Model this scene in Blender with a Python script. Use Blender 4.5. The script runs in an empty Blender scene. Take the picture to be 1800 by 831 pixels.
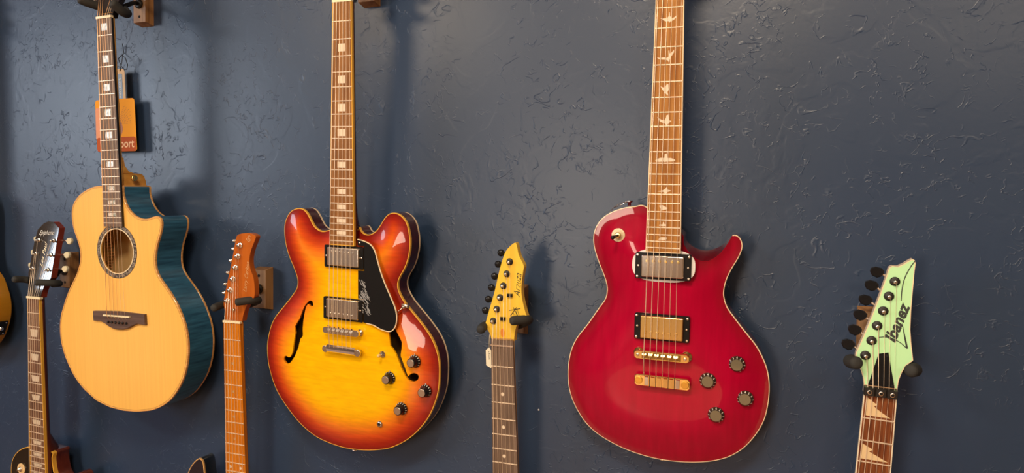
import bpy, bmesh, math, random
import numpy as np
from mathutils import Vector, Matrix
from mathutils.geometry import delaunay_2d_cdt
random.seed(7)
C = bpy.context.scene.collection
PI = math.pi
EYE = 1.55            # camera height above the floor, metres

# ------------------------------------------------------------------ camera
cam_data = bpy.data.cameras.new('camera')
cam = bpy.data.objects.new('camera', cam_data); C.objects.link(cam)
cam_data.sensor_width = 36.0
cam_data.lens = 1205.925 / 1800 * 36.0
cam_data.clip_start = 0.05
YAW, PITCH, ROLL = 0.369862, 0.038489, 0.011032
fw = Vector((-math.sin(YAW) * math.cos(PITCH), math.cos(YAW) * math.cos(PITCH), -math.sin(PITCH)))
r0 = Vector((math.cos(YAW), math.sin(YAW), 0)); u0 = r0.cross(fw)
rr = r0 * math.cos(ROLL) + u0 * math.sin(ROLL); uu = -r0 * math.sin(ROLL) + u0 * math.cos(ROLL)
cam.matrix_world = Matrix(((rr.x, uu.x, -fw.x, 0), (rr.y, uu.y, -fw.y, -1.2216), (rr.z, uu.z, -fw.z, EYE), (0, 0, 0, 1)))
bpy.context.scene.camera = cam

# ------------------------------------------------------------------ world, lamps, exposure
sc = bpy.context.scene
sc.view_settings.view_transform = 'Standard'; sc.view_settings.look = 'None'
sc.view_settings.gamma = 1.0; sc.view_settings.use_curve_mapping = False
sc.view_settings.exposure = 0.5
w = bpy.data.worlds.new('world'); sc.world = w; w.use_nodes = True
w.node_tree.nodes['Background'].inputs[0].default_value = (0.9, 0.85, 0.8, 1)
w.node_tree.nodes['Background'].inputs[1].default_value = 0.3

def area(name, loc, target, sx, sy, power, color):
    d = bpy.data.lights.new(name, 'AREA'); d.shape = 'RECTANGLE'; d.size = sx; d.size_y = sy
    d.energy = power; d.color = color
    o = bpy.data.objects.new(name, d); C.objects.link(o); o.location = loc
    o.rotation_euler = (Vector(target) - Vector(loc)).to_track_quat('-Z', 'Y').to_euler()
    return o
WARM = (1.0, 0.80, 0.58)
area('ceiling_lamp', (-1.9, -2.1, 2.78), (-1.7, -1.2, 0), 0.6, 0.6, 30, WARM)
area('ceiling_lamp', (-0.25, -1.5, 2.78), (-0.3, -0.9, 0), 0.5, 0.5, 34, WARM)
area('ceiling_lamp', (1.1, -2.6, 2.78), (0.9, -1.2, 0), 0.6, 0.6, 20, WARM)
area('window_daylight', (-3.96, -2.24, 2.12), (0, -2.24, 2.12), 1.22, 1.0, 29, (0.78, 0.88, 1.0))
area('rear_stand_in_light', (-1.6, -4.9, 1.6), (-1.2, 0, 1.4), 0.8, 1.5, 42, (1.0, 0.84, 0.66))  # stand-in light added behind the camera for reflections; no actual window there

sp = bpy.data.lights.new('added_floor_spot', 'SPOT'); sp.energy = 1300; sp.color = (1.0, 0.82, 0.6); sp.spot_size = math.radians(30); sp.spot_blend = 0.12; sp.shadow_soft_size = 0.06  # added spot, no doorway: its bright floor patch reflects in the red body
so = bpy.data.objects.new('added_floor_spot', sp); C.objects.link(so); so.location = (0.9, -4.7, 2.5)
so.rotation_euler = (Vector((-0.5, -3.2, 0)) - so.location).to_track_quat('-Z', 'Y').to_euler()

# ------------------------------------------------------------------ materials
MATS = {}
def mat(name, col, rough=0.5, metal=0.0, coat=0.0, spec=0.5, grain=None, bump=None, trans=0.0, ior=1.45):
    """grain = (colour2, scale xyz, contrast lo, hi) stretched noise; bump = (scale xyz, strength, distance)"""
    if name in MATS: return MATS[name]
    m = bpy.data.materials.new(name); m.use_nodes = True; nt = m.node_tree; b = nt.nodes['Principled BSDF']
    b.inputs['Base Color'].default_value = (*col, 1); b.inputs['Roughness'].default_value = rough
    b.inputs['Metallic'].default_value = metal; b.inputs['Coat Weight'].default_value = coat
    b.inputs['Coat Roughness'].default_value = 0.03; b.inputs['Specular IOR Level'].default_value = spec if not (coat and not metal) else 0.15
    b.inputs['Transmission Weight'].default_value = trans; b.inputs['IOR'].default_value = ior
    if grain or bump:
        tc = nt.nodes.new('ShaderNodeTexCoord')
    if grain:
        c2, scl, lo, hi = grain
        mp = nt.nodes.new('ShaderNodeMapping'); mp.inputs['Scale'].default_value = scl
        no = nt.nodes.new('ShaderNodeTexNoise'); no.inputs['Scale'].default_value = 1; no.inputs['Detail'].default_value = 5
        rp = nt.nodes.new('ShaderNodeValToRGB'); rp.color_ramp.elements[0].position = lo; rp.color_ramp.elements[1].position = hi
        rp.color_ramp.elements[0].color = (*c2, 1); rp.color_ramp.elements[1].color = (*col, 1)
        nt.links.new(tc.outputs['Object'], mp.inputs[0]); nt.links.new(mp.outputs[0], no.inputs[0])
        nt.links.new(no.outputs[0], rp.inputs[0]); nt.links.new(rp.outputs[0], b.inputs['Base Color'])
    if bump:
        scl, st, di = bump
        mp = nt.nodes.new('ShaderNodeMapping'); mp.inputs['Scale'].default_value = scl
        no = nt.nodes.new('ShaderNodeTexNoise'); no.inputs['Scale'].default_value = 1; no.inputs['Detail'].default_value = 4
        bp = nt.nodes.new('ShaderNodeBump'); bp.inputs['Strength'].default_value = st; bp.inputs['Distance'].default_value = di
        nt.links.new(tc.outputs['Object'], mp.inputs[0]); nt.links.new(mp.outputs[0], no.inputs[0])
        nt.links.new(no.outputs[0], bp.inputs['Height']); nt.links.new(bp.outputs[0], b.inputs['Normal'])
    MATS[name] = m
    return m

def wall_material():
    m = bpy.data.materials.new('navy_textured_paint'); m.use_nodes = True; nt = m.node_tree; N = nt.nodes; L = nt.links
    b = N['Principled BSDF']
    tc = N.new('ShaderNodeTexCoord')
    def noise(scale, detail=4, dist=0.0, rough=0.5):
        n = N.new('ShaderNodeTexNoise'); n.inputs['Scale'].default_value = scale; n.inputs['Detail'].default_value = detail
        n.inputs['Distortion'].default_value = dist; n.inputs['Roughness'].default_value = rough
        L.new(tc.outputs['Object'], n.inputs['Vector']); return n.outputs[0]
    def math_(op, a, bb=None, c=None):
        n = N.new('ShaderNodeMath'); n.operation = op
        for i, v in enumerate((a, bb, c)):
            if v is None: continue
            if isinstance(v, (int, float)): n.inputs[i].default_value = v
            else: L.new(v, n.inputs[i])
        return n.outputs[0]
    def ramp(v, lo, hi, t0=0.0, t1=1.0):
        n = N.new('ShaderNodeMapRange'); n.interpolation_type = 'SMOOTHSTEP'
        L.new(v, n.inputs[0]); n.inputs[1].default_value = lo; n.inputs[2].default_value = hi
        n.inputs[3].default_value = t0; n.inputs[4].default_value = t1; return n.outputs[0]
    def vein(scale, width, dist):
        v = math_('ABSOLUTE', math_('SUBTRACT', noise(scale, 2.5, dist), 0.5))
        return ramp(v, 0.0, width, 1.0, 0.0)
    m1 = math_('MULTIPLY', ramp(noise(6, 2), 0.42, 0.60), ramp(noise(31, 1), 0.47, 0.60))
    m2 = math_('MULTIPLY', ramp(noise(8, 2, 0.5), 0.42, 0.60), ramp(noise(47, 1), 0.48, 0.60))
    h = math_('MULTIPLY', vein(19, 0.014, 0.6), m1)
    h2 = math_('MULTIPLY', vein(44, 0.026, 0.4), m2)
    h3 = math_('MULTIPLY', noise(130, 4), 0.22)
    plate = math_('MULTIPLY', ramp(noise(12, 3, 0.6), 0.47, 0.55), 0.30)
    s = math_('ADD', math_('ADD', h, math_('MULTIPLY', h2, 0.8)), math_('ADD', h3, plate))
    bp = N.new('ShaderNodeBump'); bp.inputs['Strength'].default_value = 0.5; bp.inputs['Distance'].default_value = 0.0010
    L.new(s, bp.inputs['Height']); L.new(bp.outputs[0], b.inputs['Normal'])
    cr = N.new('ShaderNodeValToRGB'); cr.color_ramp.elements[0].color = (0.019, 0.041, 0.092, 1); cr.color_ramp.elements[1].color = (0.032, 0.056, 0.108, 1)
    cr.color_ramp.elements[0].position = 0.35; cr.color_ramp.elements[1].position = 0.65
    L.new(noise(1.6, 3), cr.inputs[0]); L.new(cr.outputs[0], b.inputs['Base Color'])
    b.inputs['Roughness'].default_value = 0.36
    b.inputs['Specular IOR Level'].default_value = 0.5
    return m

def burst_material(name, stops, rough=0.25, flame=0.12, flame_scale=(30, 30, 190)):
    """colour laid from the rim inwards along the vertex attribute 'rim' (distance to the edge), over figured maple"""
    m = bpy.data.materials.new(name); m.use_nodes = True; nt = m.node_tree; b = nt.nodes['Principled BSDF']
    at = nt.nodes.new('ShaderNodeAttribute'); at.attribute_name = 'rim'
    rp = nt.nodes.new('ShaderNodeValToRGB'); e = rp.color_ramp.elements
    while len(e) < len(stops): e.new(0.5)
    for i, (p, c) in enumerate(stops): e[i].position = p; e[i].color = (*c, 1)
    tc = nt.nodes.new('ShaderNodeTexCoord'); mp = nt.nodes.new('ShaderNodeMapping'); mp.inputs['Scale'].default_value = flame_scale
    no = nt.nodes.new('ShaderNodeTexNoise'); no.inputs['Scale'].default_value = 1; no.inputs['Detail'].default_value = 3
    mr = nt.nodes.new('ShaderNodeMapRange'); mr.inputs[1].default_value = 0.35; mr.inputs[2].default_value = 0.65
    mr.inputs[3].default_value = 1 - flame; mr.inputs[4].default_value = 1 + flame * 0.4
    mx = nt.nodes.new('ShaderNodeVectorMath'); mx.operation = 'SCALE'
    nt.links.new(at.outputs['Fac'], rp.inputs[0]); nt.links.new(tc.outputs['Object'], mp.inputs[0]); nt.links.new(mp.outputs[0], no.inputs[0])
    nt.links.new(no.outputs[0], mr.inputs[0]); nt.links.new(rp.outputs[0], mx.inputs[0]); nt.links.new(mr.outputs[0], mx.inputs['Scale'])
    nt.links.new(mx.outputs[0], b.inputs['Base Color'])
    b.inputs['Roughness'].default_value = rough; b.inputs['Coat Weight'].default_value = 0.65; b.inputs['Coat Roughness'].default_value = 0.02; b.inputs['Specular IOR Level'].default_value = 0.08
    return m

G = lambda *a: tuple(a)
ROSE = mat('rosewood', (0.22, 0.11, 0.06), 0.55, spec=0.2, grain=((0.11, 0.05, 0.028), (160, 160, 9), .35, .65))
ROSE_PALE = mat('pale_rosewood', (0.50, 0.235, 0.06), 0.5, spec=0.2, grain=((0.28, 0.10, 0.02), (170, 170, 8), .35, .65))
ROSE_GREY = mat('grey_rosewood', (0.21, 0.14, 0.10), 0.6, grain=((0.12, 0.075, 0.05), (170, 170, 9), .35, .65))
ROSE_RED = mat('red_rosewood', (0.27, 0.085, 0.028), 0.5, spec=0.2, grain=((0.13, 0.035, 0.014), (200, 200, 16), .35, .65))
ROAST = mat('roasted_maple', (0.66, 0.22, 0.010), 0.28, coat=0.5, grain=((0.52, 0.15, 0.008), (60, 60, 5), .3, .7))
ROAST_HEAD = mat('roasted_maple_head', (0.50, 0.125, 0.014), 0.28, coat=0.5, grain=((0.38, 0.085, 0.010), (60, 60, 5), .3, .7))
MAPLE = mat('amber_maple', (0.92, 0.62, 0.07), 0.35, coat=0.4, grain=((0.85, 0.52, 0.05), (60, 60, 5), .3, .7))
BONE = mat('bone', (0.86, 0.76, 0.50), 0.35)
CREAM = mat('cream_plastic', (0.85, 0.70, 0.46), 0.3, coat=0.3)
AMBER_BIND = mat('aged_amber_binding', (0.85, 0.46, 0.06), 0.3, coat=0.5)
PALE_BIND = mat('pale_binding', (0.90, 0.70, 0.46), 0.3, coat=0.5)
PEARL = mat('pearl', (0.83, 0.70, 0.54), 0.25, coat=0.5)
ABALONE = mat('abalone_pearl', (0.80, 0.72, 0.66), 0.2, coat=0.6, grain=((0.28, 0.34, 0.30), (160, 160, 90), .40, .56))
CHROME = mat('chrome', (0.93, 0.91, 0.88), 0.13, 1.0)
NICKEL = mat('worn_nickel', (0.90, 0.84, 0.76), 0.25, 1.0)
FRETWIRE = mat('fret_wire', (0.95, 0.80, 0.62), 0.35, 0.45)
GOLD = mat('gold_plate', (1.0, 0.76, 0.32), 0.2, 1.0)
STRING = mat('string_wire', (0.90, 0.72, 0.53), 0.38, 0.55)
BRONZE = mat('bronze_string', (0.88, 0.50, 0.24), 0.38, 0.55)
BLACK = mat('black_plastic', (0.012, 0.012, 0.013), 0.25, coat=0.3)
SATIN = mat('satin_black_metal', (0.03, 0.028, 0.027), 0.38, 0.3)
SMOKE = mat('smoky_knob_top', (0.16, 0.135, 0.085), 0.15, 0.0, coat=1.0)
INK = mat('black_ink', (0.012, 0.011, 0.010), 0.5)
WHITE_INK = mat('white_ink', (0.80, 0.76, 0.68), 0.5)
GOLD_INK = mat('gold_ink', (0.75, 0.55, 0.28), 0.35, 0.4)
FOAM = mat('black_foam', (0.030, 0.030, 0.028), 0.75, bump=((600, 600, 600), 0.3, 0.0004))
OAK = mat('oak_block', (0.40, 0.20, 0.075), 0.5, grain=((0.24, 0.105, 0.035), (90, 90, 7), .35, .62))
OAK_FACE = mat('oak_face', (0.42, 0.25, 0.13), 0.5, grain=((0.30, 0.165, 0.08), (90, 90, 7), .35, .62))
HOLE = mat('dark_hole', (0.008, 0.006, 0.005), 0.8)
DARKWOOD = mat('dark_neck_finish', (0.045, 0.006, 0.004), 0.25, coat=0.8)
HEADBLACK = mat('gloss_black_lacquer', (0.006, 0.006, 0.006), 0.06, coat=1.0)
HEADBLACK.node_tree.nodes['Principled BSDF'].inputs['Coat IOR'].default_value = 1.7
HEADBLACK.node_tree.nodes['Principled BSDF'].inputs['Specular IOR Level'].default_value = 0.6

# ------------------------------------------------------------------ mesh helpers; instrument space in mm: a across, v down from the nut, w out from the fretboard
class MB:
    def __init__(s): s.V = []; s.F = []; s.S = []
    def raw(s, V, F, smooth=False):
        n = len(s.V); s.V += [tuple(map(float, p)) for p in V]; s.F += [tuple(i + n for i in f) for f in F]; s.S += [smooth] * len(F)
        return s
    def box(s, a0, a1, v0, v1, w0, w1):
        P = [(a, v, w_) for w_ in (w0, w1) for v in (v0, v1) for a in (a0, a1)]
        return s.raw(P, [(0, 2, 3, 1), (4, 5, 7, 6), (0, 1, 5, 4), (2, 6, 7, 3), (0, 4, 6, 2), (1, 3, 7, 5)])
    def hexa(s, P):
        return s.raw(P, [(0, 1, 2, 3), (7, 6, 5, 4), (0, 4, 5, 1), (1, 5, 6, 2), (2, 6, 7, 3), (3, 7, 4, 0)])
    def prism(s, out, w0, w1, k=0.0, cham=0.0):
        """outline extruded between w0 (back) and w1 (front), plane tilted by k per mm of v, front edge chamfered"""
        out = [tuple(p) for p in out]; n = len(out)
        rings = [[(a, v, w0 + k * v) for a, v in out]]
        if cham:
            ins = inset(np.array(out), cham)
            rings.append([(a, v, w1 - cham + k * v) for a, v in out])
            rings.append([(a, v, w1 + k * v) for a, v in ins])
        else: rings.append([(a, v, w1 + k * v) for a, v in out])
        V = [p for r in rings for p in r]; F = []
        for j in range(len(rings) - 1):
            for i in range(n):
                i2 = (i + 1) % n; F.append((j * n + i, j * n + i2, (j + 1) * n + i2, (j + 1) * n + i))
        F.append(tuple(range(n))[::-1]); F.append(tuple(range((len(rings) - 1) * n, len(rings) * n)))
        return s.raw(V, F)
    def lathe(s, c, prof, seg=20, axis=(0, 0, 1), smooth=True):
        """profile [(r, h)] about axis through c"""
        ax = Vector(axis).normalized(); t = Vector((1, 0, 0)) if abs(ax.x) < .8 else Vector((0, 1, 0))
        e1 = ax.cross(t).normalized(); e2 = ax.cross(e1); c = Vector(c); V = []; F = []
        for r, h in prof:
            for i in range(seg):
                an = 2 * PI * i / seg; V.append(tuple(c + ax * h + (e1 * math.cos(an) + e2 * math.sin(an)) * r))
        for j in range(len(prof) - 1):
            for i in range(seg):
                i2 = (i + 1) % seg; F.append((j * seg + i, j * seg + i2, (j + 1) * seg + i2, (j + 1) * seg + i))
        s.raw(V, F, smooth)
        n0 = len(s.V) - len(V)
        s.F += [tuple(range(n0, n0 + seg))[::-1], tuple(range(n0 + len(V) - seg, n0 + len(V)))]; s.S += [False, False]
        return s
    def tube(s, path, r, seg=6):
        P = [Vector(p) for p in path]; R = r if isinstance(r, (list, tuple)) else [r] * len(P); V = []; F = []
        prev = None
        for i, p in enumerate(P):
            d = (P[min(i + 1, len(P) - 1)] - P[max(i - 1, 0)]).normalized()
            if prev is None:
                t = Vector((1, 0, 0)) if abs(d.x) < .8 else Vector((0, 1, 0)); e1 = d.cross(t).normalized()
            else: e1 = (prev - d * prev.dot(d)).normalized()
            prev = e1; e2 = d.cross(e1)
            for k in range(seg):
                an = 2 * PI * k / seg; V.append(tuple(p + (e1 * math.cos(an) + e2 * math.sin(an)) * R[i]))
        for j in range(len(P) - 1):
            for i in range(seg):
                i2 = (i + 1) % seg; F.append((j * seg + i, j * seg + i2, (j + 1) * seg + i2, (j + 1) * seg + i))
        F += [tuple(range(seg))[::-1], tuple(range(len(V) - seg, len(V)))]
        return s.raw(V, F, True)

def build(name, mb, material, parent=None, world=False, recalc=True, attr=None):
    me = bpy.data.meshes.new(name)
    if world: V = [(x / 1000, y / 1000, z / 1000 + EYE) for x, y, z in mb.V]
    else: V = [(a / 1000, -w_ / 1000, -v / 1000) for a, v, w_ in mb.V]
    me.from_pydata(V, [], mb.F)
    me.polygons.foreach_set('use_smooth', mb.S)
    if recalc:
        bm = bmesh.new(); bm.from_mesh(me); bmesh.ops.recalc_face_normals(bm, faces=bm.faces); bm.to_mesh(me); bm.free()
    if attr is not None:
        at = me.attributes.new('rim', 'FLOAT', 'POINT'); at.data.foreach_set('value', np.array(attr, dtype=np.float32))
    me.materials.append(material); me.update()
    o = bpy.data.objects.new(name, me); C.objects.link(o)
    if parent is not None: o.parent = parent
    return o

def resample(P, step, closed=True):
    P = np.array(P, float)
    if closed: P = np.vstack([P, P[:1]])
    d = np.r_[0, np.cumsum(np.hypot(*np.diff(P, axis=0).T))]
    n = max(4, int(round(d[-1] / step))); t = np.linspace(0, d[-1], n + (0 if closed else 1), endpoint=not closed)
    return np.c_[np.interp(t, d, P[:, 0]), np.interp(t, d, P[:, 1])]
def smooth_closed(P, step=3.0, sigma=5.0):
    P = np.array(P, float); n0 = len(P); cat = []
    for i in range(n0):
        a, b, c, d = P[i - 1], P[i], P[(i + 1) % n0], P[(i + 2) % n0]
        if np.hypot(*(c - b)) > 40: cat.append(b); continue
        for t in (0, .25, .5, .75): cat.append(.5 * (2 * b + (c - a) * t + (2 * a - 5 * b + 4 * c - d) * t * t + (3 * b - a - 3 * c + d) * t ** 3))
    Q = resample(cat, step); n = int(3 * sigma / step) + 1; k = np.exp(-.5 * (np.arange(-n, n + 1) * step / sigma) ** 2); k /= k.sum()
    out = np.zeros_like(Q)
    for i, c in zip(range(-n, n + 1), k): out += c * np.roll(Q, i, axis=0)
    return out
def area2(P): x, y = P[:, 0], P[:, 1]; return np.sum(x * np.roll(y, -1) - np.roll(x, -1) * y)
def inset(P, d):
    P = np.array(P, float); t = np.roll(P, -1, 0) - np.roll(P, 1, 0); t /= (np.hypot(*t.T)[:, None] + 1e-9)
    n = np.c_[-t[:, 1], t[:, 0]] * (1 if area2(P) > 0 else -1)
    return P + n * d
def inside(pts, poly):
    x, y = pts[:, 0], pts[:, 1]; r = np.zeros(len(pts), bool); a = poly; b = np.roll(poly, -1, 0)
    for (x1, y1), (x2, y2) in zip(a, b):
        if y1 == y2: continue
        c = ((y1 > y) != (y2 > y)) & (x < (x2 - x1) * (y - y1) / (y2 - y1) + x1); r ^= c
    return r
def edge_dist(pts, poly):
    a = poly; b = np.roll(poly, -1, 0); d = np.full(len(pts), 1e9)
    for p, q in zip(a, b):
        e = q - p; t = np.clip(((pts - p) @ e) / (e @ e + 1e-12), 0, 1); d = np.minimum(d, np.hypot(*(pts - p - t[:, None] * e).T))
    return d

def top_plate(outline, wrim, H, R, holes=(), step=6.0, depth=4.0, arch_fn=None):
    """a carved plate: rises H above the rim over R mm; holes get inner walls. returns MB, rim distances"""
    outline = np.array(outline); loops = [outline] + [np.array(h) for h in holes]
    lo = outline.min(0); hi = outline.max(0)
    gx, gy = np.meshgrid(np.arange(lo[0], hi[0], step), np.arange(lo[1], hi[1], step))
    gx = gx + (np.arange(gx.shape[0]) % 2)[:, None] * step / 2
    P = np.c_[gx.ravel(), gy.ravel()]
    P = P[inside(P, outline)]; P = P[edge_dist(P, outline) > step * .45]
    for h in loops[1:]:
        k = ~inside(P, h); P = P[k]; P = P[edge_dist(P, h) > step * .4]
    V = []; E = []
    for l in loops:
        n0 = len(V); V += [Vector(p) for p in l]; E += [(n0 + i, n0 + (i + 1) % len(l)) for i in range(len(l))]
    nb = len(V); V += [Vector(p) for p in P]
    vo, eo, fo, _, _, _ = delaunay_2d_cdt(V, E, [], 0, 1e-4)
    vo = np.array([tuple(v) for v in vo]); F = np.array([f for f in fo if len(f) == 3])
    cen = vo[F].mean(1); keep = inside(cen, outline)
    for h in loops[1:]: keep &= ~inside(cen, h)
    F = F[keep]
    d = edge_dist(vo, outline)
    def prof(d_): t = np.clip(d_ / R, 0, 1); return H * (t * t * (3 - 2 * t)) if H else 0 * d_
    z = prof(d) if arch_fn is None else arch_fn(vo, d)
    # relax the field so the ridges of the distance field vanish
    if H:
        nb_l = [[] for _ in vo]
        for a, b, c in F:
            nb_l[a] += [b, c]; nb_l[b] += [a, c]; nb_l[c] += [a, b]
        idx = np.repeat(np.arange(len(vo)), [len(x) for x in nb_l]); nbv = np.concatenate([np.array(x, int) for x in nb_l if x])
        cnt = np.maximum(1, np.bincount(idx, minlength=len(vo))); free = d > 0.5
        for _ in range(14):
            s_ = np.bincount(idx, weights=z[nbv], minlength=len(vo)) / cnt
            z = np.where(free, .5 * z + .5 * s_, z)
    mb = MB(); V3 = [(a, v, wrim + zz) for (a, v), zz in zip(vo, z)]
    fs = []
    for a, b, c in F:
        p, q, r_ = vo[a], vo[b], vo[c]; cr = (q[0] - p[0]) * (r_[1] - p[1]) - (q[1] - p[1]) * (r_[0] - p[0])
        if abs(cr) < 0.05: continue
        fs.append((a, b, c) if cr < 0 else (a, c, b))
    mb.raw(V3, fs, bool(H)); rim = list(d)
    from_pts = {}
    for h in loops[1:]:
        n = len(h); ids = [int(np.argmin(np.hypot(*(vo - p).T))) for p in h]
        base = [V3[i] for i in ids]; VV = base + [(a, v, w_ - depth) for a, v, w_ in base]
        mb.raw(VV, [(i, (i + 1) % n, n + (i + 1) % n, n + i) for i in range(n)], False); rim += [d[i] for i in ids] * 2
    return mb, rim, (vo, z)

def height_at(field, wrim, a, v):
    vo, z = field; i = int(np.argmin(np.hypot(vo[:, 0] - a, vo[:, 1] - v))); return wrim + z[i]

def ring_band(levels, out, cap_back=False, smooth=True):
    """levels [(w, inset)] loft of the outline"""
    mb = MB(); n = len(out); V = []
    for w_, d in levels: V += [(a, v, w_) for a, v in (inset(out, d) if d else out)]
    F = []
    for j in range(len(levels) - 1):
        for i in range(n):
            i2 = (i + 1) % n; F.append((j * n + i, j * n + i2, (j + 1) * n + i2, (j + 1) * n + i))
    mb.raw(V, F, smooth)
    if cap_back: mb.F.append(tuple(range((len(levels) - 1) * n, len(levels) * n))); mb.S.append(False)
    return mb
def binding_band(out, w0, w1, t, keep=None):
    """closed strip: outer face w0..w1, inset t"""
    mb = MB(); o = np.array(out); i_ = inset(o, t); c = inset(o, min(.6, t * .4)); n = len(o)
    L = [(i_, w0), (o, w0), (o, w1 - .6), (c, w1), (i_, w1)]
    V = [(a, v, w_) for q, w_ in L for a, v in q]; m = len(L); F = []
    for j in range(m):
        for i in range(n):
            i2 = (i + 1) % n; j2 = (j + 1) % m
            if keep is not None and not keep[i]: continue
            F.append((j * n + i, j * n + i2, j2 * n + i2, j2 * n + i))
    return mb.raw(V, F, False)

def text_mb(s, size, origin, ang=0.0, shear=0.0, bold=0.0, k=0.0, thick=0.15, align='LEFT', sx=1.0):
    """flat lettering laid on the plane w = origin.w (+k per v); ang = degrees anticlockwise from across"""
    cu = bpy.data.curves.new('lettering', 'FONT'); cu.body = s; cu.size = size; cu.shear = shear; cu.offset = bold
    cu.align_x = align; cu.align_y = 'CENTER'; cu.resolution_u = 3
    o = bpy.data.objects.new('lettering', cu); C.objects.link(o)
    me = bpy.data.meshes.new_from_object(o.evaluated_get(bpy.context.evaluated_depsgraph_get()))
    bpy.data.objects.remove(o); bpy.data.curves.remove(cu)
    an = math.radians(ang); mb = MB(); V = []
    for q in me.vertices:
        x, y = q.co.x * sx, q.co.y; a = origin[0] + x * math.cos(an) - y * math.sin(an); v = origin[1] - (x * math.sin(an) + y * math.cos(an))
        V.append((a, v, origin[2] + thick + k * (v - 0)))
    mb.raw(V, [tuple(p.vertices) for p in me.polygons]); bpy.data.meshes.remove(me)
    return mb
def stroke_mb(paths, width, wlev, k=0.0):
    """brush strokes: polylines with width (or list of widths) on the plane"""
    mb = MB()
    for P in paths:
        P = np.array(P, float); W = width if isinstance(width, (list, tuple)) else [width] * len(P)
        t = np.gradient(P, axis=0); t /= (np.hypot(*t.T)[:, None] + 1e-9); n = np.c_[-t[:, 1], t[:, 0]]
        V = []
        for p, nn, wd in zip(P, n, W):
            for s_ in (-1, 1): q = p + nn * s_ * wd / 2; V.append((q[0], q[1], wlev + k * q[1]))
        mb.raw(V, [(2 * i, 2 * i + 1, 2 * i + 3, 2 * i + 2) for i in range(len(P) - 1)])
    return mb
def spline(P, n=8):
    P = [np.array(p, float) for p in P]; Q = [P[0] * 2 - P[1]] + P + [P[-1] * 2 - P[-2]]; out = []
    for i in range(1, len(Q) - 2):
        for t in np.linspace(0, 1, n, endpoint=False):
            a, b, c, d = Q[i - 1:i + 3]; out.append(tuple(.5 * (2 * b + (c - a) * t + (2 * a - 5 * b + 4 * c - d) * t * t + (3 * b - a - 3 * c + d) * t ** 3)))
    out.append(tuple(P[-1])); return out

# ------------------------------------------------------------------ the setting
def struct(name, mb, m):
    o = build(name, mb, m, world=True); o['kind'] = 'structure'; return o
TAN = mat('tan_wall_paint', (0.42, 0.28, 0.16), 0.6)
def wbox(x0, x1, y0, y1, z0, z1):     # metres, floor at 0
    mb = MB(); P = [(x * 1000, y * 1000, (z - EYE) * 1000) for z in (z0, z1) for y in (y0, y1) for x in (x0, x1)]
    return mb.raw(P, [(0, 2, 3, 1), (4, 5, 7, 6), (0, 1, 5, 4), (2, 6, 7, 3), (0, 4, 6, 2), (1, 3, 7, 5)])
wall = struct('wall_back', wbox(-4.1, 3.1, 0, 0.1, 0, 2.8), wall_material())
ch = build('paint_chip', MB().lathe((-415.3, -.2, -378.2), [(1.9, 0), (1.4, .5)], 7, axis=(0, -1, 0)), mat('white_plaster', (.8, .8, .78), .7), wall, world=True)
struct('wall_left', wbox(-4.1, -4.0, -5.1, 0, 0, 2.8), mat('brown_wall_paint', (0.30, 0.20, 0.12), 0.6))
struct('wall_right', wbox(3.0, 3.1, -5.1, 0, 0, 2.8), TAN)
struct('wall_front', wbox(-4.0, 3.0, -5.1, -5.0, 0, 2.8), TAN)
struct('ceiling', wbox(-4.1, 3.1, -5.1, 0.1, 2.8, 2.9), mat('ceiling_paint', (0.40, 0.33, 0.26), 0.8))
struct('floor', wbox(-4.1, 3.1, -5.1, 0.1, -0.1, 0), mat('oak_floor', (0.36, 0.20, 0.10), 0.4, grain=((0.24, 0.12, 0.055), (3, 40, 40), .35, .65)))
struct('baseboard_back', wbox(-4.0, 3.0, -0.015, 0, 0, 0.12), mat('white_trim', (0.7, 0.68, 0.64), 0.4))

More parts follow.
